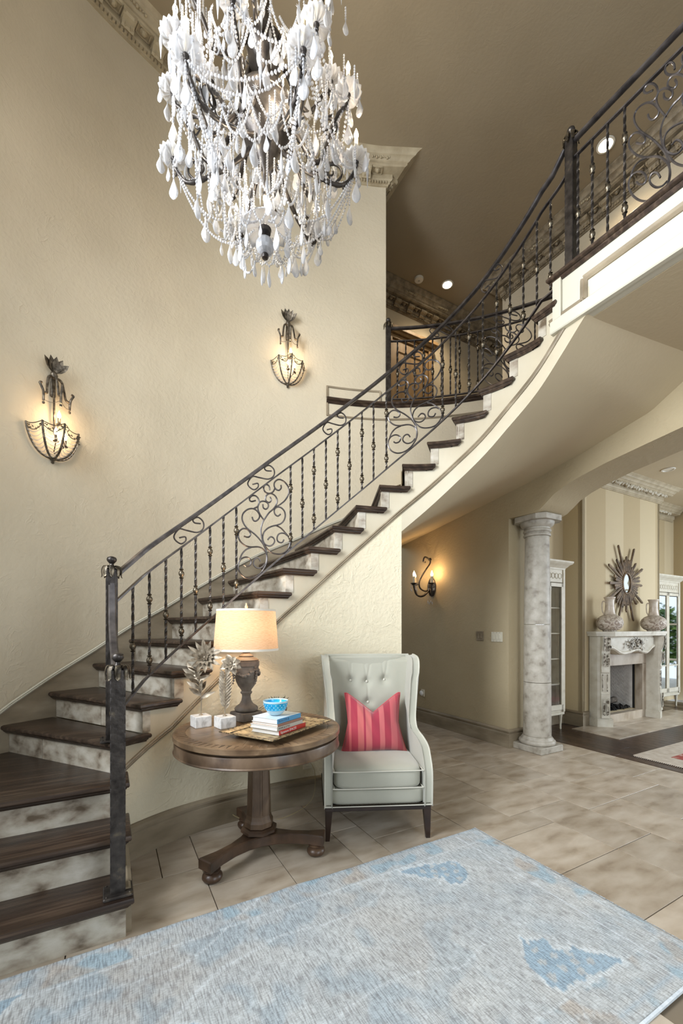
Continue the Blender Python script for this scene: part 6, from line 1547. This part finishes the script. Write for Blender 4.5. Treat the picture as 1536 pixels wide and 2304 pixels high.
# ================================================================ candle sconce in the hall
b_ = b_at(972, 3.95); c = W(3.95, b_, 1.70); ang = atan2(W(-1,0).y, W(-1,0).x)+pi/2
hs = thing('candle_sconce', 'dark iron two-candle sconce with hanging crystals on the hall wall', 'wall sconce', c, ang, local=True)
for x in (0,):
    mb = MB(); mb.lathe([(.001, .0), (.04, .02), (.075, .08), (.085, .16), (.065, .22), (.03, .27), (.001, .26)], 14, (0, -.02, .08), M4=Matrix.Diagonal((1, .4, 1, 1))); mb.build('back_plate', 'iron', hs, 60)
P = crom([(0, -.03, .20), (.0, -.12, .16), (-.02, -.20, .20), (-.03, -.20, .30), (-.01, -.11, .45), (0, -.04, .55), (.0, -.05, .60), (0, -.13, .63), (0, -.16, .57), (0, -.12, .56)], 5); MB().tube(P, .011, 6).build('scroll_stem', 'iron', hs, 60)
MB().lathe([(.01, 0), (.025, .01), (.02, .03), (.008, .04)], 10, (0, -.04, .585)).build('scroll_boss', 'iron', hs, 60)
for sx, yy in ((-1, -.20), (1, -.12), (.0, -.30)):
    if sx == 0: x, yy = -.0, -.32
    else: x = .13*sx
    P = crom([(0, -.03, .20), (x*.4, yy*.5, .10), (x*.8, yy*.85, .10), (x, yy, .20), (x, yy, .245)], 5); MB().tube(P, .011, 6).build('arm', 'iron', hs, 60)
    MB().lathe([(.006, -.02), (.012, -.01), (.045, .002), (.050, .010), (.030, .006), (.006, .008)], 14, (x, yy, .25)).build('drip_pan', 'iron', hs, 60)
    cn = MB().lathe([(.021, 0), (.021, .095), (.012, .10)], 12, (x, yy, .255)).build('candle', 'candle', hs, 60); flame(cn, (x, yy, .35), 'flame_s', 1.4)
    for k in range(3):
        a = k*2.1; q = Vector((x+.045*cos(a), yy+.045*sin(a), .25)); mb = MB(); beads(mb, [q, q-Vector((0, 0, .05))], .005, .014); mb.ball(q-Vector((0, 0, .075)), .010, 6, 5, (1, .6, 2)); mb.build('crystal_drop', 'crystal', hs, 60)
for k in range(4):
    q = Vector((.03*(k-1.5), -.04, .10-.02*(k % 2))); mb = MB(); beads(mb, [q, q-Vector((0, 0, .06))], .004, .012); mb.ball(q-Vector((0, 0, .085)), .011, 6, 5, (1, .6, 2)); mb.build('crystal_drop', 'crystal', hs, 60)
hm = Matrix.Translation(c) @ Matrix.Rotation(ang, 4, 'Z')
point_light('candle_glow', hm @ Vector((.13, -.12, .41)), 3.5, (1, .60, .26), .02); point_light('candle_glow', hm @ Vector((-.13, -.20, .41)), 3.5*.7, (1, .60, .26), .02)
# ================================================================ chandelier
YC = 2.30; cx_ = (596-768)/FPX*YC
chn = thing('crystal_chandelier', 'large dark iron chandelier covered in clear crystal chains, drops and lit candles', 'chandelier', (cx_, YC, 0), 0, local=True)
zz = lambda py, Y=YC: CAMH+(HY-py)*Y/FPX
# central body
mb = MB(); mb.lathe([(.001, 3.37), (.016, 3.375), (.020, 3.39), (.012, 3.405), (.006, 3.41), (.006, 3.50), (.03, 3.51), (.035, 3.53), (.012, 3.55), (.012, 3.85), (.05, 3.90), (.085, 3.98), (.13, 4.04), (.15, 4.10), (.155, 4.16), (.150, 4.18), (.09, 4.20), (.04, 4.24), (.035, 4.4), (.09, 4.45), (.105, 4.53), (.05, 4.60), (.03, 4.65), (.03, 4.9), (.06, 4.95), (.02, 5.0), (.012, 5.05), (.012, 6.24)], 24); mb.build('centre_stem', 'iron', chn, 50)
MB().lathe([(.15, 4.155), (.158, 4.16), (.160, 4.19), (.150, 4.20), (.146, 4.18)], 32, cap=False).build('centre_ring', 'iron', chn, 50)
MB().lathe([(.001, 6.20), (.05, 6.22), (.08, 6.26), (.09, 6.299)], 24).build('ceiling_canopy', 'iron', chn, 50)
mb = MB(); mb.tube([(0, 0, 3.42), (0, 0, 3.47)], .03, 10); mb.build('bottom_cup', 'crystal', chn, 60)
# shared meshes
def bobeche():
    mb = MB(); n = 64; rr = [.012, .030, .050, .066, .073]; zz_ = [0, -.003, -.001, .004, .012]; vs = []
    for r, z in zip(rr, zz_):
        for k in range(n): q = 2*pi*k/n; w = 1+.045*(r/.07)**2*cos(16*q); vs.append((r*w*cos(q), r*w*sin(q), z+.0035*(r/.07)*cos(16*q)))
    vs2 = [(x, y, z-.004) for x, y, z in vs]; fs = []
    for r in range(4):
        for k in range(n): k2 = (k+1) % n; fs.append((r*n+k, r*n+k2, (r+1)*n+k2, (r+1)*n+k))
    o = len(vs); f2 = [tuple(i+o for i in f[::-1]) for f in fs]; ed = [(4*n+k, 4*n+(k+1) % n, o+4*n+(k+1) % n, o+4*n+k) for k in range(n)]
    mb.add(vs+vs2, fs+f2+ed); return mb.mesh('drip_pan', 'crystal', 50)
bob_me = bobeche()
can_me = MB().lathe([(.011, 0), (.011, .128), (.007, .131)], 10).mesh('candle', 'candle', 60)
flm_me = MB().lathe([(.005, 0), (.011, .010), (.013, .020), (.009, .034), (.004, .046), (.0008, .056)], 10).mesh('flame_bulb', 'flame', 60)
def pend(k, fl):
    mb = MB(); mb.lathe([(.002, 0), (.005*k, -.012*k), (.012*k, -.032*k), (.0205*k, -.055*k), (.0225*k, -.068*k), (.018*k, -.084*k), (.009*k, -.096*k), (.001, -.100*k)], 8, M4=Matrix.Diagonal((1, fl, 1, 1))); mb.ball((0, 0, .006), .005, 6, 4); return mb.mesh('crystal_drop', 'crystal')
pen_me = [pend(1.0, .4), pend(1.15, .38), pend(.75, .45)]
spear_me = MB().lathe([(.002, 0), (.007, -.018), (.008, -.035), (.004, -.08), (.001, -.12)], 6).mesh('crystal_drop', 'crystal')
star_me = MB(); 
for k in range(8): a = k*pi/4; star_me.add([(0, -.004, 0), (.006*cos(a+.4), 0, .006*sin(a+.4)), (.020*cos(a), 0, .020*sin(a)), (.006*cos(a-.4), 0, .006*sin(a-.4)), (0, .004, 0)], [(0,1,2), (0,2,3), (4,2,1), (4,3,2)])
star_me = star_me.mesh('crystal_star', 'crystal')
rg = random.Random(42)
def T3(v): return Matrix.Translation(Vector(v))
arms = []
def arm(ang, r, zc, zroot, r0, drop, curl=True, rootup=0.0):
    d = Vector((cos(ang), sin(ang), 0)); Z = Vector((0, 0, 1))
    P = [d*r0+Z*zroot, d*(r0+.25*(r-r0))+Z*(zroot-drop*.55), d*(r0+.55*(r-r0))+Z*(zroot-drop), d*(r0+.82*(r-r0))+Z*(zc-.13), d*(r0+.97*(r-r0))+Z*(zc-.06), d*r+Z*(zc-.004)]
    C = crom(P, 7); rad = [.0145-.0065*i/len(C)+.0016*((i*5) % 3-1) for i in range(len(C))]
    a_ = MB().tube(C, .01, 7, rad=rad)
    for i in range(3, len(C)-4, 6):                        # thorny offshoots
        q = C[i]; s_ = Vector((-d.y, d.x, 0))*rg.uniform(-.6, .6)+Z*rg.uniform(-.8, .5)+d*.4; s_.normalize(); a_.tube([q, q+s_*.018, q+s_*.028+Z*.006], .004, 5, rad=[.006, .005, .003])
    if curl:
        q = C[18]; sp_ = [q+d*(.055*(1-t*.75)*sin(t*8.0)-.02*t)+Z*(.07+.055*(1-t*.75)*-cos(t*8.0)*1.0) for t in arc(0, 1, 26)]; a_.tube([q]+sp_[2:], .007, 6, rad=[.007-.003*i/26 for i in range(26-1)])
        a_.tube(crom([q, q+Z*.05-d*.03, q+Z*.11-d*.02, q+Z*.13+d*.02], 4), .005, 5)
    o = a_.build('arm', 'iron', chn, 60)
    tip = d*r+Z*zc
    MB().lathe([(.004, -.03), (.012, -.022), (.008, -.012), (.014, -.004), (.016, 0)], 10, tip).build('arm_cup', 'iron', o, 60)
    link('drip_pan', bob_me, chn, mtx=T3(tip+Z*.002))
    cn = link('candle', can_me, chn, mtx=T3(tip)); link('flame_bulb', flm_me, cn, mtx=T3(Z*.130))
    for k in range(6):
        a = 2*pi*k/6+.3; q = tip+Vector((.066*cos(a), .066*sin(a), 0)); link('crystal_drop', rg.choice([spear_me, pen_me[0], pen_me[2]]), chn, mtx=T3(q-Z*.002) @ Matrix.Rotation(rg.uniform(0, 3), 4, 'Z'))
    mb = MB(); beads(mb, [C[i]+Z*.014 for i in range(4, len(C)-2)], .0062, .0145); mb.build('bead_chain', 'crystal', chn, 60)
    arms.append((ang, r, tip, C)); return tip
def chain(a, b, sag, r=.0065, pendant=True):
    r *= 1.18; P = catenary(a, b, sag, 12); mb = MB(); beads(mb, P, r, r*2.25, 1.0); mb.build('bead_chain', 'crystal', chn, 60)
    if pendant: link('crystal_drop', rg.choice(pen_me), chn, mtx=T3(P[6]-Vector((0, 0, .012))) @ Matrix.Rotation(rg.uniform(0, 3), 4, 'Z'))
def ring(tips, sag, r=.0065, pend_=True):
    tips = sorted(tips, key=lambda p: atan2(p.y, p.x))
    for i in range(len(tips)): chain(tips[i]-Vector((0, 0, .02)), tips[(i+1) % len(tips)]-Vector((0, 0, .02)), sag, r, pend_)
ZL = zz(357); ZM = 4.27; ZT = 4.58
low_t = [arm(radians(a), .500, ZL, 3.98, .07, .16) for a in (2, 58, 122, 180, 236, 300)]
mid_t = [arm(radians(a), r_, ZM, 4.20, .09, .30) for a, r_ in ((0, .455), (38, .47), (88, .46), (140, .47), (181, .50), (208, .46), (256, .36), (318, .40))]
top_t = [arm(radians(a), .41, ZT+.03, 4.55, .07, .22, False) for a in (30, 90, 150, 210, 270, 330)]
ring(low_t, .10); ring(mid_t, .12); ring(top_t, .12)
ring(low_t, .17, .0055, False); ring(top_t, .20, .0055, False)
# swags from tips to the bottom finial, and inner festoons
for t in low_t:
    chain(t-Vector((0, 0, .02)), Vector((t.x*.30, t.y*.30, 3.62)), .14, .006); chain(t-Vector((0, 0, .02)), Vector((t.x*.12, t.y*.12, 3.53)), .22, .0055, False)
    link('crystal_drop', pen_me[1], chn, mtx=T3(t-Vector((0, 0, .11)))); chain(t-Vector((0, 0, .01)), t-Vector((0, 0, .11)), 0, .0065, False)
for t in mid_t:
    chain(t-Vector((0, 0, .02)), Vector((t.x*.22, t.y*.22, 4.20)), .16, .006); chain(t-Vector((0, 0, .02)), Vector((t.x*.40, t.y*.40, 3.95)), .10, .006)
    link('crystal_drop', pen_me[1], chn, mtx=T3(t-Vector((0, 0, .16)))); chain(t-Vector((0, 0, .01)), t-Vector((0, 0, .16)), 0, .007, False)
for t in top_t: chain(t-Vector((0, 0, .02)), Vector((t.x*.25, t.y*.25, 4.62)), .18, .006); chain(t-Vector((0, 0, .02)), t-Vector((0, 0, .20)), 0, .0065, False)
for rr_, z0, n_, sag in ((.36, 3.80, 16, .13), (.40, 4.10, 16, .15), (.34, 4.35, 14, .15), (.22, 3.66, 12, .12), (.30, 3.80, 14, .10), (.14, 3.56, 10, .09), (.26, 3.98, 12, .10), (.20, 4.45, 10, .14)):
    pts = [Vector((rr_*cos(2*pi*k/n_), rr_*sin(2*pi*k/n_), z0)) for k in range(n_)]; ring(pts, sag, .0055, True)
    for p in pts: link('crystal_star', star_me, chn, mtx=T3(p) @ Matrix.Rotation(atan2(p.y, p.x)+pi/2, 4, 'Z'))
for k in range(210):                                       # loose drops on short bead strings
    a = rg.uniform(0, 2*pi); q = rg.uniform(.06, .52); zt_ = rg.uniform(3.62+.5*max(0, q-.2), 4.55)
    if 3.98 < zt_ < 4.42 and q < .30 and sin(a) < .1: continue
    p = Vector((q*cos(a), q*sin(a), zt_)); L_ = rg.uniform(.04, .14)
    mb = MB(); beads(mb, [p+Vector((0,0,L_)), p], .0058, .0135); mb.build('bead_chain', 'crystal', chn, 60)
    link('crystal_drop', rg.choice(pen_me+[spear_me]), chn, mtx=T3(p) @ Matrix.Rotation(rg.uniform(0, 3), 4, 'Z'))
# bottom dish and ball
link('drip_pan', bob_me, chn, mtx=T3((0, 0, 3.545)) @ Matrix.Scale(1.7, 4) @ Matrix.Rotation(pi, 4, 'X'))
MB().ball((0, 0, 3.44), .050, 14, 10, (1, 1, .95)).build('crystal_ball', 'crystal', chn)
for (x, y, z_, p_) in ((0, 0, 4.02+.12, .22),): pass
for t in low_t[::2]+mid_t[::2]+top_t[::3]: point_light('chandelier_glow', Vector((cx_, YC, 0))+t+Vector((0, 0, .155)), 8.0, (1, .84, .64), .015)
point_light('chandelier_glow', Vector((cx_, YC, 3.72)), 8.0*1.2, (1, .86, .66), .03)
point_light('chandelier_glow', Vector((cx_+.15, YC-.2, 4.05)), 8.0*1.2, (1, .86, .66), .03)
